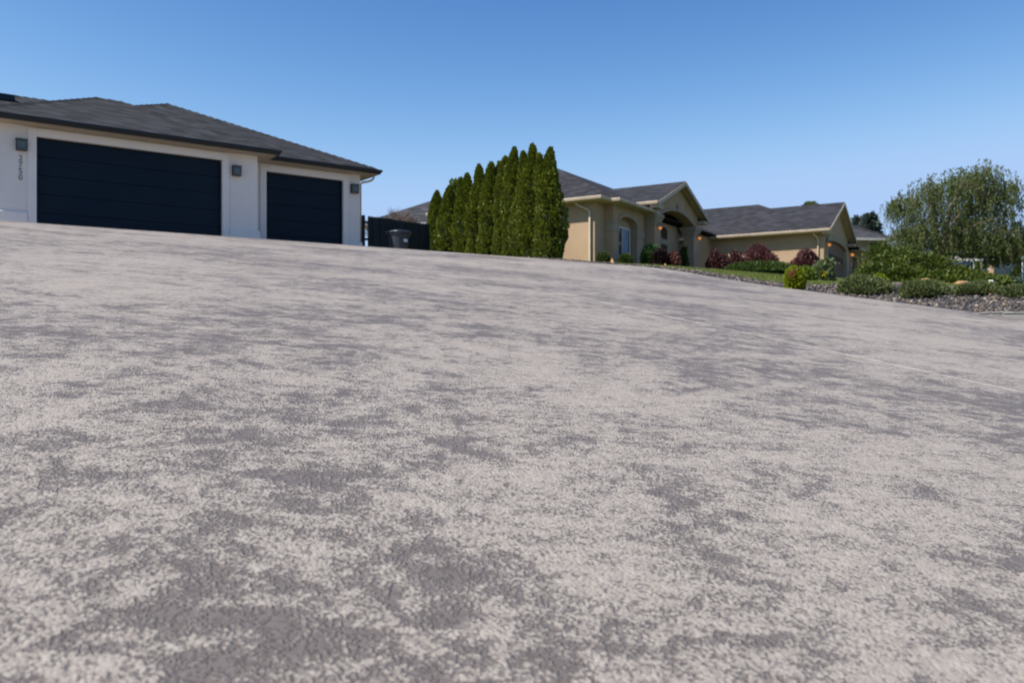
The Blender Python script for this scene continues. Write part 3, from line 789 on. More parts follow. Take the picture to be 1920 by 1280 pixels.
# garage wing: near slope, back block a little higher
t0, zE = 15.1, Z(6.58)
def zt(x): return zE + .5*(x-t0)
near = [(15.1,-6.95,zE),(19.05,-6.95,zt(19.05)),(19.05,-2.6,zt(19.05)),(19.95,-1.6,zt(19.95)),(19.95,8,zt(19.95)),(15.1,8,zE)]
fa = [(23.0,-6.95,zE),(19.05,-6.95,zt(19.05)),(19.05,-2.6,zt(19.05)),(23.0,-2.6,zE)]
fb = [(19.95,-1.6,zt(19.95)),(19.95,8,zt(19.95)),(24.8,8,zE),(24.8,-2.6,zE)]
fc = [(19.05,-2.6,zt(19.05)),(19.95,-1.6,zt(19.95)),(24.8,-2.6,zE),(23.0,-2.6,zE)]
for poly in (near, fa, fb, fc):
    lo = [(x,y,z-.05) for x,y,z in poly]; k = len(poly)
    r.add(poly+lo, [tuple(range(k)), tuple(range(2*k-1,k-1,-1))]+[(i,i+k,(i+1)%k+k,(i+1)%k) for i in range(k)])
# low bay roof
r.add([(22.9,-7.1,Z(6.25)),(27.4,-7.1,Z(6.25)),(27.4,-1.5,Z(6.25)),(22.9,-1.5,Z(6.25)),(22.9,-4.3,Z(7.45)),(25.2,-4.3,Z(7.45))], [(0,1,5,4),(1,2,5),(2,3,4,5),(0,4,3),(0,3,2,1)])
rf2 = r.build('roof', M['shingle_b'], h2)
g = MB(); gp = [(0,0),(.10,0),(.12,-.03),(.10,-.13),(.0,-.15)]
g.sweep([(-.5,9.0,E2-.004),(-.5,-.5,E2-.004),(.53,-.5,E2-.004)], gp)
g.sweep([(.54,-.505,E2-.002),(.54,-.92,E2-.002),(5.07,-.92,E2-.002),(5.07,-.5,E2-.002)], gp)
zg = Z(8.50)-.42*3.62
g.sweep([(GC-3.62,2.5,zg-.004),(GC-3.62,-1.34,zg-.004)], gp); g.sweep([(GC+3.62,-1.34,zg-.004),(GC+3.62,2.5,zg-.004)], gp)
g.sweep([(15.1,4,zE-.03),(15.1,-6.95,zE-.03)], gp); g.sweep([(23.0,-6.95,zE-.03),(23.0,-2.6,zE-.03)], gp)
g.sweep([(22.9,-7.1,Z(6.24)),(27.4,-7.1,Z(6.24)),(27.4,-1.5,Z(6.24))], gp)
g.build('gutter', M['fascia_tan'], h2)
so = MB()
so.box(-.49, 0-.002, -.49, 8.95, W2-.03, W2); so.box(.0, 1.039, -.49, -.002, W2-.03, W2); so.box(.55, 5.06, -.91, -.422, W2-.028, W2+.002); so.box(.55,1.038,-.419,-.491,W2-.028,W2-.001)
so.box(15.12, 15.598, -6.9, 4, zE-.2, zE-.17); so.box(22.95, 27.38, -7.08, -6.502, Z(6.08), Z(6.11))
so.box(GC-3.60, GC-3.09, -1.30, 2.5, zg-.17, zg-.14); so.box(GC+3.09, GC+3.60, -1.30, 2.5, zg-.17, zg-.14)
so.build('soffit', M['fascia_tan'], h2)
# rake boards + cornice returns
def rake(mb, xc, hw, zr, slope, y, th=.2, dep=.035):
    for sgn in (-1, 1):
        xe = xc+sgn*(hw+.02); ze = zr-slope*hw
        mb.add([(xc,y,zr-.02),(xe,y,ze-.02),(xe,y,ze-.02-th),(xc,y,zr-.02-th),(xc,y-dep,zr-.02),(xe,y-dep,ze-.02),(xe,y-dep,ze-.02-th),(xc,y-dep,zr-.02-th)],
               [(0,1,2,3),(7,6,5,4),(0,4,5,1),(1,5,6,2),(2,6,7,3),(3,7,4,0)])
for xc, hw, ze, yf, y1, zr_, sl_ in ((GC, 3.62, zg, -1.33, -.9, Z(8.50)-.01, .42), (19.05, 3.95, zE, -6.94, -6.5, zt(19.05)-.01, .5)):
    rk = MB(); rake(rk, xc, hw, zr_, sl_, yf-.012)
    for sgn in (-1, 1):
        a = xc+sgn*hw; b_ = a-sgn*.75
        rk.box(min(a,b_), max(a,b_), yf, y1, ze-.24, ze-.155); rk.box(min(a,b_)+.02, max(a,b_)-.02, yf+.03, y1, ze-.31, ze-.241)
    rk.build('rake_board', M['fascia_tan'], h2)
    for sgn in (-1, 1):                      # boxed soffit under the gable overhang
        sm_ = MB(); x0_, x1_ = xc+sgn*.02, xc+sgn*(hw-.02); za_, zb_ = zr_-.075-sl_*.02, zr_-.075-sl_*(hw-.02)
        sm_.add([(x0_,yf+.004,za_),(x1_,yf+.004,zb_),(x1_,y1-.004,zb_),(x0_,y1-.004,za_),(x0_,yf+.004,za_-.025),(x1_,yf+.004,zb_-.025),(x1_,y1-.004,zb_-.025),(x0_,y1-.004,za_-.025)],
                [(0,1,2,3),(7,6,5,4),(0,4,5,1),(1,5,6,2),(2,6,7,3),(3,7,4,0)])
        sm_.build('rake_soffit', M['fascia_tan'], h2)
# garage wing walls
w = MB()
w.box(15.6, 15.85, -6.25, 0-.002, -1, zE-.17)
GA, GB = 16.5, 21.7; gs, gr_ = Z(5.92), .26
gxm = (GA+GB)/2
garch = lambda x: gs+gr_*math.sqrt(max(0, 1-((x-gxm)/((GB-GA)/2))**2))
gt = lambda x: min(zt(19.05)-.12-.5*abs(x-19.05), 99)
w.box(15.6, GA, -6.5, -6.251, -1, zE-.172); w.box(GB, 22.55, -6.5, -6.251, -1, zE-.172)
xs = sorted(set([15.6, 22.55, GA, GB, 19.05]+list(np.linspace(GA, GB, 25))))
w.columns(xs, lambda x: max(garch(x), zE-.171) if GA < x < GB and False else (garch(x) if GA <= x <= GB else zE-.171), gt, -6.5, -6.251)
w.box(22.3, 22.55, -6.25, 0, -1, zE-.2)
BA, BB = 23.4, 25.5; bs = Z(5.62)
barch = lambda x: bs+.2*math.sqrt(max(0, 1-((x-(BA+BB)/2)/((BB-BA)/2))**2))
w.box(22.551, BA, -6.48, -6.251, -1, Z(6.08)); w.box(BB, 26.9, -6.48, -6.251, -1, Z(6.08)); w.columns(list(np.linspace(BA, BB, 13)), barch, lambda x: Z(6.08), -6.48, -6.251)
w.box(26.65, 26.9, -6.25, -1.5, -1, Z(6.08))
w.build('garage_wall', M['stucco_tan'], h2)
tr = MB()
tr.columns(list(np.linspace(GA-.0, GB+.0, 25)), garch, lambda x: garch(x)+.28, -6.56, -6.502)
tr.box(GA-.30, GA-.001, -6.56, -6.502, -1, gs+.10); tr.box(GB+.001, GB+.32, -6.56, -6.502, -1, gs+.10)
tr.columns(list(np.linspace(BA, BB, 13)), barch, lambda x: barch(x)+.22, -6.54, -6.482)
tr.box(BA-.25, BA-.001, -6.54, -6.482, -1, bs+.08); tr.box(BB+.001, BB+.25, -6.54, -6.482, -1, bs+.08)
tr.build('door_surround', M['trim_tan'], h2, bevel=.01)
def sect_door(a, b, top, y, label, nwin):
    g = MB(); z0 = -.6
    g.columns(list(np.linspace(a, b, 19)), lambda x: z0, top, y, y+.05)
    zs = [Z(3.9), Z(4.45), Z(5.0), Z(5.5)]
    n = max(3, int((b-a)/.62)); st = (b-a)/n
    for zz in zs[:3]:
        for k in range(n): g.box(a+k*st+.07, a+(k+1)*st-.07, y-.014, y-.001, zz-.42, zz-.08)
    o = g.build('garage_door', M['door_brown'], h2); o['label'] = label
    for k in range(nwin):
        p = MB(); s2 = (b-a-.5)/nwin; p.box(a+.25+k*s2+.12, a+.25+(k+1)*s2-.12, y-.02, y-.002, Z(5.05), Z(5.42)); p.build('door_window', M['glass'], o)
sect_door(GA+.01, GB-.01, lambda x: garch(x)-.01, -6.36, 'wide arched taupe garage door', 7)
sect_door(BA+.01, BB-.01, lambda x: barch(x)-.01, -6.36, 'narrow taupe garage door', 3)
# downspouts
def downspout(x, y, z, pts):
    d = MB(); d.tube(pts, .045, 8); d.build('downspout', M['cream_pipe'], h2, smooth=True)
downspout(0,0,0,[(-.42,.75,E2-.13),(-.42,.75,E2-.22),(-.30,.62,E2-.34),(-.14,.30,E2-.50),(-.08,.20,E2-.62)])
downspout(0,0,0,[(15.2,-6.0,zE-.15),(15.2,-6.0,zE-.24),(15.35,-6.1,zE-.38),(15.53,-6.2,zE-.5),(15.54,-6.2,zE-.62),(15.54,-6.2,-1)])
d = MB(); d.box(-.125, -.035, .155, .245, -1, E2-.60); d.box(-.12, -.002, .16, .24, Z(4.2), Z(4.24)); d.build('downspout', M['cream_pipe'], h2, bevel=.012)
vt = MB(); vt.lathe([(.16,0),(.16,.03)], 16); 
vt.v = [(19.05+x, -6.505-z, zt(19.05)-.75+y*1.3) for x,y,z in vt.v]; vt.build('gable_vent', M['trim_tan'], h2)
def globe_lamp(x, y, z, rr=.11):
    b = MB(); b.box(x-.05, x+.05, y-.001+.0, y-.03, z+.12, z+.30); b.tube([(x,y-.03,z+.22),(x,y-.12,z+.24),(x,y-.15,z+.17)], .015, 8)
    b.lathe([(.0,rr+.03),(.07,rr+.02),(.075,rr-.02),(.05,rr-.03)], 14, (x, y-.15, z))
    o = b.build('wall_lamp', M['bronze'], h2)
    g = MB(); g.lathe([(max(.001, rr*math.sin(math.pi*k/10)), -rr*math.cos(math.pi*k/10)) for k in range(11)], 16, (x, y-.15, z)); g.build('lamp_globe', M['lamp_glow'], o, smooth=True)
globe_lamp(5.02, -.92, Z(zpx(427, 41.6)), .082); globe_lamp(10.62, -.92, Z(zpx(446, 46.3)), .082)
globe_lamp(16.05, -6.56, Z(zpx(459, 48.1)), .09); globe_lamp(22.9, -6.54, Z(zpx(478, 54.0)), .10); globe_lamp(26.88, -6.54, Z(zpx(495, 57.6)), .10)

# ------------------------------------------------------------------ shrubs by the tan house
def px_shrub(name, label, px, base, top, wpx, Y, N, size, mat, sink=.0, **kw):
    x, y, g = at(px, Y); H = zpx(top, Y)-g; wd = wpx/F*Y
    b = kw.pop('bottom', -.55); rz = max(.12, H/(1+abs(b)*.9)/1.06)
    return shrub(name, label, kw.pop('cat', 'shrub'), (x, y, g-.02), (wd/2, wd/2*kw.pop('dep', 1), rz), N, size, mat, bottom=b, **kw)
px_shrub('round_shrub', 'small round clipped shrub at the corner of the tan house', 1131, 494, 471.5, 22, 37.0, 1500, .10, M['boxwood'], group='clipped balls by the tan house', lump_amp=.08, bottom=-.8)
px_shrub('round_shrub', 'small round clipped shrub under the tall front window', 1173, 496, 474.5, 24, 37.6, 1500, .10, M['boxwood'], group='clipped balls by the tan house', lump_amp=.08, bottom=-.8)
px_shrub('leafy_shrub', 'bright green leafy shrub against the sunlit entry pillar', 1221, 496, 459, 36, 38.8, 1500, .17, M['laurel'], lump_amp=.35, bottom=-.8, depth=.5)
px_shrub('dark_shrub', 'blackish maroon shrub in front of the entry', 1240, 496, 467, 28, 37.6, 1400, .13, M['purple_dark'], bottom=-.8)
px_shrub('red_shrub', 'dusty red leafed shrub between the entry pillars', 1262, 496, 472, 26, 39.0, 1200, .13, M['red_leaf'], bottom=-.8)
def conifer(name, label, px, Y, topy, wpx, mat, N=1800, size=.14, power=.8, group=None):
    x, y, g = at(px, Y); H = zpx(topy, Y)-g; rad = wpx/F*Y/2
    root = thing(name, label, 'tree', (x, y, g), group=group)
    h = RNG.random(N)**1.3; th = RNG.uniform(0, 6.283, N)
    lay = .82+.18*np.sin(h*34+2*np.sin(th*2))
    rr = rad*(1-h)**power*lay*(1-.4*RNG.random(N)**1.6)*(1+.15*np.sin(th*3+h*9))+.02
    P = np.stack([rr*np.cos(th), rr*np.sin(th), .04*H+h*H*.95], 1)
    D = np.stack([np.cos(th), np.sin(th), np.full(N, .25)], 1)+RNG.normal(size=(N,3))*.35
    leaves('crown', P, D, size*RNG.uniform(.6,1.3,N), .28, mat, root)
    b = MB(); b.tube([(0,0,-.2),(0,0,H*.5),(0,0,H*.9)], [rad*.12+.03, rad*.08+.02, .01], 8); b.build('trunk', M['bark_dark'], root)
    b = MB(); b.lathe([(rad*.5,H*.06),(rad*.45,H*.3),(rad*.2,H*.7),(.01,H*.9)], 12); b.build('inner_foliage', M['core'], root)
conifer('dwarf_conifer', 'slim dark conifer beside the right entry pillar', 1283, 42.6, 462, 15, M['hedge'], 900, .12)
# barberries along the garage wall
grp = 'purple barberries along the garage wall'
px_shrub('barberry', 'small dark purple barberry at the shaded end of the garage wall', 1341, 500, 472, 36, 42.5, 1950, .13, M['purple'], group=grp, lumps=16, lump_amp=.6, bottom=-.7, up=.5, jit=.9, depth=.5)
px_shrub('barberry', 'smallest purple barberry, just left of the biggest one', 1380, 500, 472.5, 28, 43.0, 1560, .13, M['purple'], group=grp, lumps=16, lump_amp=.6, bottom=-.7, up=.5, jit=.9, depth=.5)
px_shrub('barberry', 'biggest purple barberry, in the middle of the sunlit garage wall', 1426, 500, 458, 66, 42.5, 4160, .13, M['purple'], group=grp, lumps=16, lump_amp=.6, bottom=-.7, up=.5, jit=.9, depth=.5)
px_shrub('barberry', 'purple barberry on a bare stem near the garage corner', 1517, 500, 465.5, 62, 41.0, 3640, .13, M['purple'], group=grp, lumps=16, lump_amp=.6, bottom=-.5, up=.5, jit=.9, depth=.5)
# hedge mound
x, y, g = at(1428, 32.5)
hd = thing('low_hedge', 'long low clipped green hedge on the lawn in front of the barberries', 'hedge', (x, y, g), R(12))
Ht = zpx(490.5, 32.5)-g; N = 6000; a = RNG.uniform(0, 6.283, N); rr = np.sqrt(RNG.random(N)); xs_ = rr*np.cos(a); ys_ = rr*np.sin(a)
zz = np.clip(1-rr**3.2, 0, 1)
zj = zz*(Ht)*(1-.18*RNG.random(N)) 
P = np.stack([xs_*1.72, ys_*1.0, np.maximum(zj*RNG.uniform(.75,1,N)**.5, 0.02)], 1)
leaves('foliage', P, np.stack([xs_*.5, ys_*.5, np.full(N,.8)],1)+RNG.normal(size=(N,3))*.4, RNG.uniform(.05,.10,N), .35, M['hedge'], hd)
core_obj('inner_foliage', [blob(10, (0,0,0), (1.55,.88,Ht*.88), .04)], M['core'], hd)
# golden balls
gb = px_shrub('golden_ball_shrub', 'golden green ball shrub with an orange sunburnt patch at the driveway edge', 1490, 538, 497, 36, 17.6, 3200, .055, M['golden'], lump_amp=.08, bottom=-.85, cat='shrub')
r_ = .036*17.6/3.2
N = 100; dd = unit(np.array([-.50,-.76,.50])+RNG.normal(size=(N,3))*np.array([.15,.10,.10])); 
rzz = (zpx(497,17.6)-hzf(*at(1490,17.6)[:2]))/(1+.85*.9)/1.06
leaves('sunburnt_patch', dd*np.array([.21,.21,rzz*1.04])+np.array([0,0,rzz*.765]), dd+RNG.normal(size=(N,3))*.4, .055, .3, M['rust'], gb)
px_shrub('yellow_green_ball_shrub', 'yellow green clipped ball right behind the orange-patched golden one', 1507, 520, 498.5, 44, 24.0, 2600, .07, M['golden_dark'], lump_amp=.06, bottom=-.6)
fl = px_shrub('flowering_shrub', 'loose sage green shrub with pale spikes and a yellow bloom', 1540, 518, 489, 40, 27.5, 2000, .12, M['sage'], lump_amp=.4, bottom=-.5, up=.6, jit=.8, depth=.55)
N = 60; leaves('bloom', RNG.normal(size=(N,3))*.035+np.array([-.05,-.34,.26]), RNG.normal(size=(N,3)), .05, .5, M['petal'], fl)
N = 260; k = RNG.integers(0, 5, N); cxs = np.array([.12,.22,.30,.05,.36])[k]; zz = RNG.random(N)
leaves('pale_spike', np.stack([cxs+RNG.normal(size=N)*.03, RNG.normal(size=N)*.05-.1, .35+zz*(.42-.08*k*.5)], 1), np.stack([RNG.normal(size=N)*.5, RNG.normal(size=N)*.5, np.ones(N)], 1), .10, .3, M['sage'], fl)
px_shrub('yellow_ball_shrub', 'small bright yellow mound behind the grey-green dwarf pines', 1648, 530, 513, 30, 25.0, 1500, .06, M['golden'], lump_amp=.06, bottom=-.5)
# grey green mounds in rocks
grp = 'grey green mounds in the rock bed'
for (px, top, wpx, Yd, lab, dep) in ((1618, 514, 104, 16.7, 'upright leftmost grey-green mound shrub at the driveway edge', .8), (1735, 522, 84, 15.8, 'grey-green mound shrub leaning over bare rocks, second from the golden ball', .8),
                                (1833, 530, 86, 15.5, 'flat-topped grey-green mound shrub in front of the white stone', .8), (1907, 535, 66, 15.0, 'grey-green mound shrub cut by the right edge of the photo', .9)):
    px_shrub('mound_shrub', lab, px, 560, top, wpx, Yd, 5200, .075, M['rosemary'], group=grp, aspect=.16, up=.62, jit=.7, lump_amp=.3, bottom=-.35, dep=dep, depth=.45, lumps=14)
# juniper mass
def juniper(label, specs):
    x0, y0, g0 = at(1720, 36)
    root = thing('spreading_juniper', label, 'shrub', (x0, y0, g0))
    Ps, Ds, cores = [], [], []
    for px, Yd, topy, rx, ry, N in specs:
        N = int(N*1.7)
        x, y, g = at(px, Yd); H = zpx(topy, Yd)-g
        d = sphere_dirs(N, -.05)
        L = unit(RNG.normal(size=(16,3))); am = RNG.uniform(.3,1,16)
        f = .86 + .24*np.max(np.exp(-((1-d@L.T)*11))*am, axis=1)
        lay = 1-.16*(np.sin(d[:,2]*17+3*np.sin(np.arctan2(d[:,1], d[:,0])*3)) > .25)
        rad = f*lay*(1-.22*RNG.random(N)**2)
        Ps.append(d*rad[:,None]*np.array([rx,ry,H])+np.array([x-x0,y-y0,g-g0]))
        K = max(40, N//26); kk = RNG.integers(0, K, N); dc = sphere_dirs(K, .02); tf = RNG.random(N) < .8
        fk = (.84+.24*RNG.random(K))
        pt = (dc*fk[:,None]*np.array([rx,ry,H]))[kk] + RNG.normal(size=(N,3))*np.array([.17,.17,.030]) + dc[kk]*np.array([.1,.1,0])
        Ps[-1] = np.where(tf[:,None], pt+np.array([x-x0,y-y0,g-g0]), Ps[-1]*1.0)
        hd_ = np.where(tf[:,None], dc[kk], d); hd_[:,2] = .30
        Ds.append(hd_+RNG.normal(size=(N,3))*.35)
        cores.append(blob(10, (x-x0,y-y0,g-g0), (rx*.74,ry*.74,H*.74), .08))
    P = np.vstack(Ps); leaves('foliage', P, np.vstack(Ds), RNG.uniform(.07,.18,len(P)), .24, M['juniper'], root)
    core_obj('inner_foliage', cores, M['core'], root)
    b = MB()
    for k in range(6):
        a = k*1.05; b.tube([(0,0,-.1),(math.cos(a)*.7,math.sin(a)*.5,.4),(math.cos(a)*1.6,math.sin(a)*1.2,.8)], [.09,.06,.02], 6)
    b.build('stem', M['bark_dark'], root)
juniper('huge sprawling bright green juniper mound below the willow', [
    (1662, 40, 459, .95, 1.2, 3000), (1692, 38, 468, 1.25, 1.4, 4200), (1668, 36, 486, 1.1, 1.2, 3400), (1733, 36, 480, 1.35, 1.3, 4200), (1650, 34.5, 500, .62, .9, 2200),
    (1690, 33, 506, 1.2, 1.0, 3200), (1752, 33, 509, 1.15, .9, 2800), (1795, 35, 505, 1.0, 1.0, 2600)])
juniper('low trailing green juniper around the white stone', [(1805, 27, 521, 1.0, .7, 2200), (1845, 27.5, 522, .75, .6, 1600), (1770, 26.5, 524, .9, .6, 1800)])
px_shrub('blue_green_juniper', 'low blue-green juniper carpet right of the white stone', 1895, 545, 522.5, 76, 27, 3000, .12, M['bluegreen'], lump_amp=.2, bottom=-.1, up=.3)

# ------------------------------------------------------------------ rocks, boulders, wall blocks
def ico():
    p = (1+5**.5)/2
    v = np.array([(-1,p,0),(1,p,0),(-1,-p,0),(1,-p,0),(0,-1,p),(0,1,p),(0,-1,-p),(0,1,-p),(p,0,-1),(p,0,1),(-p,0,-1),(-p,0,1)], float)
    f = np.array([(0,11,5),(0,5,1),(0,1,7),(0,7,10),(0,10,11),(1,5,9),(5,11,4),(11,10,2),(10,7,6),(7,1,8),(3,9,4),(3,4,2),(3,2,6),(3,6,8),(3,8,9),(4,9,5),(2,4,11),(6,2,10),(8,6,7),(9,8,1)])
    return unit(v), f
IV, IF = ico()
V = []; Fc = []; 
def bed_w(s): return .55 + .25*float(smst(3, 7, s)) + 2.6*float(smst(8.5, 12, s)) + .4*float(smst(-2, -6, s))*0
cnt = 0
cand = RNG.random((36000, 2))
for a, b_ in cand:
    s = -11 + a*28; bw = bed_w(s)
    if b_*3.9 > bw+.3: continue
    q = edge_q(s) + .03 + b_*3.9*1.0
    x = LX+EX*s+QX*q; y = LY+EY*s+QY*q; z = hzf(x, y)
    sz = RNG.uniform(.016, .036)*(1.5 if RNG.random() < .10 else 1)
    vv = IV*(1+RNG.normal(size=(12,1))*.22)*np.array([1, RNG.uniform(.65,1), RNG.uniform(.5,.8)])*sz
    an = RNG.uniform(0, 6.28); ca, sa = math.cos(an), math.sin(an)
    vv = np.stack([vv[:,0]*ca-vv[:,1]*sa, vv[:,0]*sa+vv[:,1]*ca, vv[:,2]], 1) + np.array([x, y, z+sz*.25+RNG.uniform(0,.03)])
    V.append(vv); Fc.append(IF+12*cnt); cnt += 1
tag(fast_mesh('river_rock', np.vstack(V), np.vstack(Fc), M['rock']), 'loose dark and tan river rock edging the driveway', 'rock bed', kind='stuff')
# gravel base under stones
V = []; ssb = np.arange(-12, 17.5, .4)
for s in ssb:
    for k in range(9):
        q = edge_q(s) - .02 + (bed_w(s)+.1)*k/8; x = LX+EX*s+QX*q; y = LY+EY*s+QY*q; V.append((x, y, hzf(x, y)+.010))
idx = np.arange(len(ssb)*9).reshape(-1, 9)
tag(fast_mesh('gravel_bed', V, np.stack([idx[:-1,:-1], idx[1:,:-1], idx[1:,1:], idx[:-1,1:]], -1).reshape(-1,4), M['gravel'], smooth=True), kind='structure')
def boulder(name, label, px, Yd, topy, wpx, mat, flat=1.0, cat='boulder', group=None):
    x, y, g = at(px, Yd); hw = wpx/F*Yd/2; zt_ = zpx(topy, Yd); hh = max(zt_-g, .1)
    v, f = blob(10, (0,0,0), (1,1,1), .12, 9)
    v = np.array(v); v = np.sign(v)*np.abs(v)**.75; v = v*(1+RNG.normal(size=(len(v),1))*.03)
    v = v*np.array([hw, hw*.8, hh*.62]) + np.array([0,0,hh*.40])
    o = fast_mesh(name, v, f, mat, smooth=True); o.location = (x, y, g)
    return tag(o, label, cat, group)
boulder('sandstone_boulder', 'flat orange-tan boulder behind the second grey-green mound', 1736, 22.0, 522, 20, M['boulder'])
boulder('sandstone_boulder', 'wider flat orange-tan boulder left of the white stone', 1804, 23.0, 527, 25, M['boulder'])
boulder('white_stone', 'rounded white stone among the low junipers', 1857, 23.5, 525.5, 14, M['white_rock'], cat='stone')
# low wall blocks along the driveway edge
for k, (px, top, lab) in enumerate(((1842, 586.5, 'concrete edging block mostly buried at the low end of the rock bed'), (1868, 584.5, 'pale concrete edging block between two others by the driveway'), (1889, 584.5, 'concrete edging block left of the dark-sided corner one'), (1912, 585.5, 'darker corner edging block at the right edge of the photo'))):
    u = (px-960)/F; q = -.40; s = ((LY+QY*q)*u-(LX+QX*q))/(EX-EY*u); x = LX+QX*q+EX*s; y = LY+QY*q+EY*s; g = hzf(x, y)
    top_z = zpx(top, y)-g
    ro = thing('edging_block', lab, 'block', (x, y, g), math.atan2(EY, EX) + (.0 if k < 3 else .35), 'edging blocks beside the driveway')
    b = MB(); L2 = .175 if k < 3 else .2
    b.box(-L2, L2, -.10, .16, -.15, top_z-.02); b.box(-L2, L2, -.115, .165, top_z-.0195, top_z); b.build('block_body', M['block'], ro, bevel=.012)

# ------------------------------------------------------------------ lawn
N = 90000
s = RNG.uniform(-1.5, 14, N); q = RNG.random(N)**1.3*14
bw = np.array([bed_w(v) for v in s])+np.vectorize(edge_q)(s)-.02
keep = q > bw
s, q = s[keep], q[keep]; x = LX+EX*s+QX*q; y = LY+EY*s+QY*q; z = hz(x, y)
P = np.stack([x, y, z-.005], 1); D = np.stack([RNG.normal(size=len(x))*.4, RNG.normal(size=len(x))*.4, np.ones(len(x))], 1)
dry = (RNG.random(len(x)) < .75*np.exp(-((s-4.2)/1.5)**2-((q-bw[keep])/.35)**2)) 
tag(leaves('lawn_grass', P[~dry], D[~dry], RNG.uniform(.04,.085,(~dry).sum()), .10, M['grass']), 'mown green lawn between the rock edging and the tan house', 'lawn', kind='stuff')
tag(leaves('dry_grass', P[dry], D[dry], RNG.uniform(.04,.07,dry.sum()), .12, M['dry_grass']), 'rusty dry grass strip along the lawn edge', 'dry grass', kind='stuff')
# path lights
for px, top, lab in ((1147.5, 484.5, 'small lit cone path light between the two clipped balls'), (1247, 494, 'small lit path light on the lawn before the entry')):
    x, y, g = at(px, 34.5 if px < 1200 else 32); Yd = y; zt_ = zpx(top, Yd)-g
    ro = thing('path_light', lab, 'garden light', (x, y, g), group='garden path lights')
    b = MB(); b.tube([(0,0,-.1),(0,0,zt_-.12)], .012, 8); b.build('stake', M['bronze'], ro)
    b = MB(); b.lathe([(.075,zt_-.17),(.07,zt_-.15),(.02,zt_-.01),(.008,zt_)], 14); b.build('lamp_shade', M['path_glow'], ro, smooth=True)

# ------------------------------------------------------------------ willow
def willow():
    Yd = 62.0; px0 = 1770; x0, y0, g = at(px0, Yd)
    root = thing('willow_tree', 'large weeping willow with drooping grey-green branches on the right', 'tree', (x0, y0, g))
    k = Yd/F
    def L(px, py, dy=0): return Vector(((px-px0)*k, dy, zpx(py, Yd)-g))
    tr = MB()
    base = Vector((-.2,0,-.4)); f1_ = L(1757, 478); 
    tr.tube([base, L(1760, 500), f1_], [.55,.45,.4], 10)
    limbs = []
    for (px, py, dy, r0) in ((1720, 400, .5, .16),(1735, 350, -1.0, .18),(1757, 345, 1.2, .2),(1790, 340, -1.5, .2),(1822, 325, .8, .22),(1860, 350, -1.2, .18),(1885, 385, 1.0, .15),(1700, 440, -1.4, .12),(1830, 420, -2.2, .16),(1780, 400, -2.4, .16),(1890, 440, -1.8, .13),(1745, 420, 2.2, .15),(1850, 400, 2.4, .15),(1905, 430, .5, .12)):
        e = L(px, py, dy); m1 = f1_.lerp(e, .4)+Vector((0,0,.5)); m2 = f1_.lerp(e, .75)+Vector((0,0,.35))
        tr.tube([f1_-Vector((0,0,.3)), m1, m2, e], [r0, r0*.75, r0*.5, r0*.2], 7); limbs.append((f1_, m1, m2, e))
    tr.build('trunk', M['bark'], root)
    # hanging strands
    cl = [(1700,380,.8,.85),(1722,360,1.0,1.0),(1745,338,1.1,1.0),(1775,345,1.2,1.1),(1800,330,1.0,1.0),(1820,316,.95,1.0),(1845,325,.9,.9),(1862,352,1.0,1.0),(1880,382,1.0,1.0),(1895,420,1.0,1.0),(1720,415,1.1,1.0),(1755,395,1.3,1.1),(1790,385,1.3,1.1),(1830,370,1.3,1.1),(1850,405,1.2,1.0),(1815,420,1.3,1.0),(1700,430,.8,.8),(1775,430,1.4,1.1),(1735,445,1.0,.8),(1855,440,1.3,1.0),(1885,455,1.1,1.0),(1908,455,1.0,1.0),(1825,450,1.3,1.0),(1680,372,.4,.5),(1898,338,.3,.4),(1690,425,.5,.6),(1925,460,1.2,1.0)]
    Ps, Ds = [], []; tw = MB()
    for (px, py, rr, dens) in cl:
        dens *= float(RNG.uniform(.45, 1.45))
        for j in range(int(135*dens)):
            dv = unit(RNG.normal(size=3)); c = L(px+RNG.normal()*5, py+9+RNG.normal()*4, RNG.uniform(-2.2,2.2)*(1 if rr > .6 else .4))
            st = np.array(c) + dv*np.array([rr, rr, rr*.75])*RNG.random()**.4
            ln = RNG.uniform(.5, 1.9)*(.7 if rr < .6 else 1); nl = int(ln*17)
            t = np.linspace(0, 1, nl); sw = RNG.normal(size=2)*.22; o2 = dv[:2]*.5
            pts = np.stack([st[0]+o2[0]*np.sqrt(t)*.6+sw[0]*t, st[1]+o2[1]*np.sqrt(t)*.6+sw[1]*t, st[2]+.15*np.sin(t*3.0)-ln*t**1.4], 1)
            Ps.append(pts+RNG.normal(size=pts.shape)*.035); Ds.append(np.stack([RNG.normal(size=nl)*.55, RNG.normal(size=nl)*.55, np.full(nl,-.8)], 1))
            if j % 6 == 0: tw.tube([pts[0], pts[nl//2], pts[-1]], [.018,.012,.005], 3, False)
    P = np.vstack(Ps); pxx = P[:,0]/k+px0; bot = np.where((pxx > 1768) & (pxx < 1852), 482, np.where(pxx < 1715, 470, 494)) + RNG.normal(size=len(P))*3; ok = P[:,2] > (650-bot)*k-g; P = P[ok]; Dd = np.vstack(Ds)[ok]
    leaves('crown', P, Dd, RNG.uniform(.10,.22,len(P)), .21, M['willow'], root)
    tw.build('twigs', M['bark'], root)
willow()

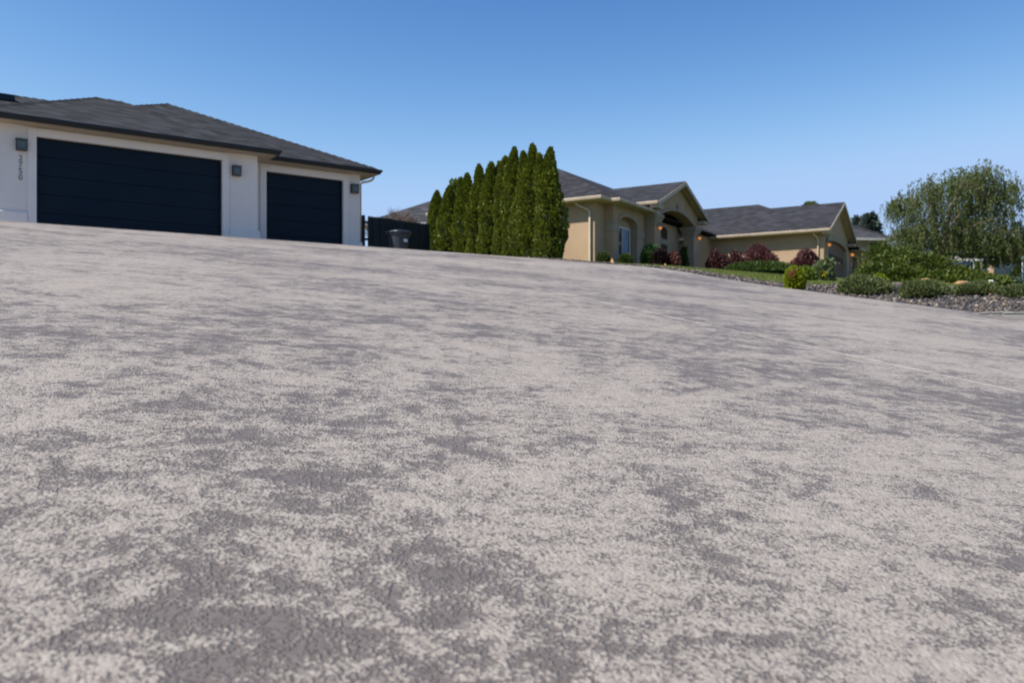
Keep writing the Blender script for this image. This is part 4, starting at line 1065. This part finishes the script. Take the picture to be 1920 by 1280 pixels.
# ------------------------------------------------------------------ distant things
def round_tree(name, label, px, Yd, topy, wpx, mat, N, size, group=None, low=.35):
    x, y, g = at(px, Yd); H = zpx(topy, Yd)-g; rad = wpx/F*Yd/2
    root = thing(name, label, 'tree', (x, y, g), group=group)
    cz = H-rad*1.05
    Ps, Ds = [], []
    for k in range(9):
        d0 = unit(RNG.normal(size=3)); c = d0*rad*.55*np.array([1,1,1.2]); rr = rad*RNG.uniform(.45,.62)
        d = unit(RNG.normal(size=(N//9,3))); Ps.append(c+d*rr*(1-.35*RNG.random((len(d),1))**1.5)+np.array([0,0,cz])); Ds.append(d+RNG.normal(size=d.shape)*.5+np.array([0,0,.2]))
    P = np.vstack(Ps); P[:,2] = np.minimum(P[:,2], H*.99)
    leaves('crown', P, np.vstack(Ds), size*RNG.uniform(.6,1.3,len(P)), .35, mat, root)
    b = MB(); b.tube([(0,0,-.3),(.05,0,cz*.6),(0,.05,cz)], [.18,.14,.08], 8)
    for k in range(5):
        a = k*1.25; b.tube([(0,0,cz*.55),(math.cos(a)*rad*.4,math.sin(a)*rad*.4,cz),(math.cos(a)*rad*.6,math.sin(a)*rad*.6,cz+rad*.5)], [.08,.05,.015], 5)
    b.build('trunk', M['bark_dark'], root)
conifer('blue_spruce', 'blue-grey spruce with the highest tip behind the far grey roof', 1631, 78, 403, 64, M['blue_spruce'], 4000, .5, .55, 'blue spruces behind the tan house')
conifer('blue_spruce', 'blue-grey spruce, lower and left of its twin', 1609, 80, 409, 44, M['blue_spruce'], 3000, .5, .55, 'blue spruces behind the tan house')
round_tree('leafy_tree', 'green treetop just peeking over the garage ridge', 1516, 82, 381, 40, M['willow'], 3000, .25)
round_tree('leafy_tree', 'pale yellowish tree top behind the second and third arborvitae', 856, 44, 335, 20, M['golden_dark'], 900, .16)
round_tree('leafy_tree', 'dense green tree behind the willow and the parked truck', 1800, 84, 452, 130, M['hedge'], 6000, .4, low=.1)
round_tree('leafy_tree', 'dark green tree at the right edge behind the pale house', 1935, 92, 430, 90, M['willow'], 4500, .4)
# far house with grey hip roof
def plain_house(name, label, x, y, rz, W, D, z0, ze, rise, wallm, roofm, fasc, wins=()):
    root = thing(name, label, 'house', (x, y, z0), rz)
    b = MB(); he = ze-z0
    b.box(-W/2, W/2, -D/2, -D/2+.2, -1.5, he); b.box(-W/2, W/2, D/2-.2, D/2, -1.5, he); b.box(-W/2, -W/2+.2, -D/2+.2, D/2-.2, -1.5, he); b.box(W/2-.2, W/2, -D/2+.2, D/2-.2, -1.5, he)
    b.build('wall', wallm, root)
    o = .5; b = MB(); k = (D/2+o)
    hip_faces(b, -W/2-o, W/2+o, -D/2-o, D/2+o, he+.06, (-W/2-o+k, 0, he+rise), (W/2+o-k, 0, he+rise)); b.build('roof', roofm, root)
    b = MB(); b.sweep([(-W/2-o,-D/2-o,he+.05),(W/2+o,-D/2-o,he+.05),(W/2+o,D/2+o,he+.05),(-W/2-o,D/2+o,he+.05)], [(0,0),(.08,0),(.08,-.18),(0,-.18)], True); b.build('fascia', fasc, root)
    b = MB(); b.box(-W/2-o+.01, W/2+o-.01, -D/2-o+.01, D/2+o-.01, he+.0, he+.02); b.build('soffit', fasc, root)
    for (x0, x1, z1, z2) in wins: window(x0, x1, z1, z2, -D/2, root, M['glass'], M['frame_white'], 1)
    return root
xh, yh, gh = at(1563, 70)
plain_house('far_house', 'distant house with grey hip roof showing right of the tan garage', xh, yh, R(8), 5.0, 7, gh, zpx(447, 66), 1.9, M['beige_wall'], M['shingle_far'], M['frame_white'], ((-2,-.8,.9,2.1),(1,2.2,.9,2.1)))
xh, yh, gh = at(872, 54)
plain_house('grey_roof_house', 'house whose grey hip roof rises behind the dark fence left of the arborvitae', xh, yh, R(3), 10.5, 9, gh, zpx(424, 50), 2.6, M['beige_wall'], M['shingle_far'], M['frame_white'])
xh, yh, gh = at(1868, 88)
plain_house('pale_house', 'pale blue-white house partly hidden by the willow branches', xh, yh, R(-12), 9.0, 8, gh, zpx(485, 84), 2.0, M['white_wall'], M['shingle_far'], M['frame_white'], ((-3.4,-2.2,.6,1.9),))
# beige garden wall with pier and gate
p0 = at(1862, 70); p1 = at(1902, 73)
a = math.atan2(p1[1]-p0[1], p1[0]-p0[0]); L = math.hypot(p1[0]-p0[0], p1[1]-p0[1]); zb = p0[2]
gw = thing('garden_wall', 'beige block garden wall with a grey gate below the pale house', 'wall', p0, a)
ht = zpx(499, 70)-zb
b = MB(); b.box(.35, L*.62, 0, .2, -1, ht); b.box(L*.88, L, 0, .2, -1, ht); b.box(.35, L*.62, -.03, .23, ht+.001, ht+.08); b.build('wall_panel', M['beige_wall'], gw)
b = MB(); b.box(-.1, .349, -.08, .3, -1, ht-.05); b.box(-.14, .348, -.12, .34, ht-.049, ht+.05); b.build('wall_pier', M['stucco_tan'], gw)
b = MB()
for k in range(5): w_ = L*.26/5; b.box(L*.62+.005+k*w_, L*.62+(k+1)*w_-.01, .06, .1, -.8, ht+.1)
b.box(L*.62, L*.88, .101, .14, ht*.3, ht*.3+.1); b.build('gate', M['grey_gate'], gw)
px_shrub('dark_round_shrub', 'dark rounded bush right of the grey gate', 1911, 520, 496, 26, 70, 1500, .22, M['boxwood'], bottom=-.6)
x, y, g = at(1917, 60)
pl_ = thing('lamp_pole', 'slim grey pole near the right edge of the photo', 'pole', (x, y, g))
b = MB(); b.lathe([(.09,-.3),(.09,.15),(.06,.2),(.05,zpx(488,60)-g)], 12); b.build('shaft', M['pole'], pl_, smooth=True)
b = MB(); b.lathe([(.05,0),(.14,.04),(.15,.22),(.05,.30),(.01,.32)], 12, (0,0,zpx(488,60)-g+.001)); b.build('lamp_head', M['pole'], pl_, smooth=True)
# timber edging low walls near truck
p = at(1878, 58); b = MB(); Lz = 3.0
tw_ = thing('timber_edging', 'low brown timber edging below the garden wall', 'edging', p, R(10))
for k in range(2): b.box(-1.6+.1*k, 1.6-.1*k, -.1, .1, zpx(521,58)-p[2]-.6+.301*k, zpx(521,58)-p[2]-.6+.301*k+.3)
b.build('timber_beam', M['timber'], tw_, bevel=.01)

# ------------------------------------------------------------------ vehicles
def loft(mb, secs):                                     # list of rings with equal counts
    n = len(secs[0]); vs = [p for s_ in secs for p in s_]
    fs = [(i*n+k, i*n+(k+1)%n, (i+1)*n+(k+1)%n, (i+1)*n+k) for i in range(len(secs)-1) for k in range(n)]
    fs += [tuple(range(n-1,-1,-1)), tuple((len(secs)-1)*n+k for k in range(n))]
    mb.add(vs, fs)
def body_sec(x, hw, z0, z1, rd=.10):
    return [(x,-hw+.05,z0),(x,hw-.05,z0),(x,hw,z0+.15),(x,hw,z1-rd),(x,hw-rd,z1),(x,-hw+rd,z1),(x,-hw,z1-rd),(x,-hw,z0+.15)]
def wheel(x, sy, root, r=.37):
    b = MB(); prof = [(.2,-.11),(r-.04,-.11),(r,-.08),(r,.08),(r-.04,.11),(.2,.11)]
    vs = [(x+rr*math.cos(2*math.pi*k/20), sy+z, r+rr*math.sin(2*math.pi*k/20)) for rr, z in prof for k in range(20)]
    b.add(vs, [(i*20+k, i*20+(k+1)%20, (i+1)*20+(k+1)%20, (i+1)*20+k) for i in range(5) for k in range(20)])
    o = b.build('wheel', M['rubber'], root, smooth=True)
    b = MB(); b.lathe([(.2,-.06),(.19,.07),(.08,.05),(.06,.09)], 16); b.v = [(x+xx, sy+math.copysign(1, sy)*zz, r+yy) for xx, yy, zz in b.v]; b.build('rim', M['chrome'], o)
def pickup(px, Yd, label, rz):
    x, y, _ = at(px, Yd); g = hzf(x, y)
    root = thing('pickup_truck', label, 'truck', (x, y, g), rz)   # +x = rear
    b = MB(); loft(b, [body_sec(-2.7,.80,.45,1.02), body_sec(-2.62,.92,.42,1.08), body_sec(-1.3,.96,.40,1.16), body_sec(.3,.96,.40,1.20), body_sec(2.55,.95,.42,1.20), body_sec(2.65,.93,.5,1.19)])
    b.build('body', M['truck_paint'], root, bevel=.03)
    b = MB(); loft(b, [[(-1.25,-.88,1.14),(-1.25,.88,1.14),(-.62,.74,1.78),(-.62,-.74,1.78)][:4], [(.28,-.9,1.14),(.28,.9,1.14),(.12,.76,1.80),(.12,-.76,1.80)]]); b.build('cab', M['truck_paint'], root, bevel=.05)
    for sy in (-1, 1):
        b = MB(); b.add([(-1.02,sy*.885,1.22),(.17,sy*.90,1.22),(.08,sy*.79,1.70),(-.60,sy*.785,1.70),(-1.02,sy*.865,1.22),(.17,sy*.88,1.22),(.08,sy*.77,1.70),(-.60,sy*.765,1.70)], [(0,1,2,3),(7,6,5,4),(0,4,5,1),(1,5,6,2),(2,6,7,3),(3,7,4,0)]); b.build('side_window', M['glass'], root)
    b = MB(); b.add([(.30,-.72,1.25),(.30,.72,1.25),(.17,.66,1.70),(.17,-.66,1.70),(.27,-.72,1.25),(.27,.72,1.25),(.14,.66,1.70),(.14,-.66,1.70)], [(0,1,2,3),(7,6,5,4),(0,4,5,1),(1,5,6,2),(2,6,7,3),(3,7,4,0)]); b.build('rear_window', M['glass'], root)
    b = MB(); b.box(2.655, 2.70, -.70, .70, .66, 1.14); b.build('tailgate', M['truck_paint'], root, bevel=.02)
    b = MB(); b.box(2.66, 2.80, -.92, .92, .44, .60); b.build('bumper', M['chrome'], root, bevel=.03)
    for sy in (-1, 1):
        b = MB(); b.box(2.58, 2.69, sy*.955-.0 if sy < 0 else .72, sy*.72 if sy < 0 else .965, .72, 1.12); b.build('tail_light', M['tail_red'], root, bevel=.015)
    for xx in (-1.75, 1.65):
        for sy in (-.86, .86): wheel(xx, sy, root)
    b = MB()
    for sy in (-.88, .88):
        b.tube([(-1.5,sy,2.05),(2.6,sy,2.05)], .035, 8); b.tube([(-1.5,sy,2.22),(2.6,sy,2.22)], .03, 8)
        for xx in (.45, 1.5, 2.5): b.tube([(xx,sy,1.15),(xx,sy,2.2)], .035, 8)
    for k in range(9): b.tube([(-1.45+k*.5,-.88,2.05),(-1.45+k*.5,.88,2.05)], .03, 8); b.tube([(-1.45+k*.5,-.88,2.05),(-1.45+k*.5,-.88,2.22)], .025, 6)
    b.build('ladder_rack', M['rack'], root)
pickup(1800, 70, 'dark pickup truck with white ladder rack under the willow', R(30))
def car(px, Yd, label, rz):
    x, y, g = at(px, Yd)
    root = thing('parked_car', label, 'car', (x, y, g), rz)
    b = MB(); loft(b, [body_sec(-2.15,.72,.40,.72,.06), body_sec(-2.0,.86,.32,.82), body_sec(-.9,.90,.28,.92), body_sec(1.3,.90,.28,.95), body_sec(2.0,.86,.32,.92), body_sec(2.12,.76,.42,.86,.06)]); b.build('body', M['car_paint'], root, bevel=.03)
    b = MB(); loft(b, [[(-1.0,-.80,.90),(-1.0,.80,.90),(-.35,.62,1.40),(-.35,-.62,1.40)], [(1.75,-.80,.92),(1.75,.80,.92),(1.1,.62,1.42),(1.1,-.62,1.42)]]); b.build('cabin', M['car_paint'], root, bevel=.04)
    b = MB(); b.add([(-1.0,-.70,.97),(-1.0,.70,.97),(-.46,.56,1.37),(-.46,-.56,1.37),(-.97,-.70,.95),(-.97,.70,.95),(-.43,.56,1.35),(-.43,-.56,1.35)], [(0,1,2,3),(7,6,5,4),(0,4,5,1),(1,5,6,2),(2,6,7,3),(3,7,4,0)])
    b.v = [(p[0]-.03, p[1], p[2]+.01) for p in b.v]; b.build('windscreen', M['glass'], root)
    for xx in (-1.35, 1.35):
        for sy in (-.80, .80): wheel(xx, sy, root, .32)
    for sy in (-1, 1):
        b = MB(); b.box(-2.12, -2.02, sy*.66-.12, sy*.66+.12, .60, .72); b.build('headlight', M['chrome'], root, bevel=.02)
car(1846, 74, 'black parked car behind the pickup under the willow', R(60))

# ------------------------------------------------------------------ light, sky, camera
SUN_EL = 51; sd = Vector((-.925, -.38, 0)).normalized()*math.cos(R(SUN_EL)) + Vector((0,0,math.sin(R(SUN_EL))))
su = bpy.data.lights.new('sun', 'SUN'); su.energy = 5.0; su.angle = R(.53); su.color = (1, .95, .87)
so_ = bpy.data.objects.new('sun', su); COL.objects.link(so_); so_.rotation_euler = sd.to_track_quat('Z', 'Y').to_euler()
W = bpy.data.worlds.new('World'); sc.world = W; W.use_nodes = True; nt = W.node_tree; nt.nodes.clear()
sky = nt.nodes.new('ShaderNodeTexSky'); sky.sky_type = 'NISHITA'; sky.sun_disc = False; sky.sun_elevation = R(SUN_EL)
sky.sun_rotation = math.atan2(sd.x, sd.y) % (2*math.pi); sky.altitude = 1500; sky.air_density = .8; sky.dust_density = 0; sky.ozone_density = 4.0
bg = nt.nodes.new('ShaderNodeBackground'); bg.inputs[1].default_value = .132
ow = nt.nodes.new('ShaderNodeOutputWorld'); 
sepc = nt.nodes.new('ShaderNodeSeparateColor'); cmb = nt.nodes.new('ShaderNodeCombineColor'); nt.links.new(sky.outputs[0], sepc.inputs[0])
for i, (pw, k, top) in enumerate(((2.25, .90, 2.25), (1.6, .755, 3.25), (1.0, 1.09, 5.0))):      # deeper, cleaner blue than the plain sky model
    p_ = nt.nodes.new('ShaderNodeMath'); p_.operation = 'POWER'; p_.inputs[1].default_value = pw; nt.links.new(sepc.outputs[i], p_.inputs[0])
    m_2 = nt.nodes.new('ShaderNodeMath'); m_2.operation = 'MULTIPLY'; m_2.inputs[1].default_value = k; nt.links.new(p_.outputs[0], m_2.inputs[0]); 
    m_3 = nt.nodes.new('ShaderNodeMath'); m_3.operation = 'SMOOTH_MIN'; m_3.inputs[1].default_value = top; m_3.inputs[2].default_value = 1.5; nt.links.new(m_2.outputs[0], m_3.inputs[0]); nt.links.new(m_3.outputs[0], cmb.inputs[i])
nt.links.new(cmb.outputs[0], bg.inputs[0]); nt.links.new(bg.outputs[0], ow.inputs[0])
cd = bpy.data.cameras.new('camera'); cam = bpy.data.objects.new('camera', cd); COL.objects.link(cam); sc.camera = cam
cd.sensor_width = 36; cd.lens = 30.0; cd.clip_start = .05; cd.clip_end = 6000; cam.rotation_euler = (R(90), 0, 0)
cd.shift_y = 10/1920
cd.dof.use_dof = True; cd.dof.focus_distance = 3.4; cd.dof.aperture_fstop = 4.2
sc.view_settings.view_transform = 'Standard'; sc.view_settings.look = 'None'; sc.view_settings.exposure = .5; sc.view_settings.gamma = 1
sc.cycles.use_denoising = True
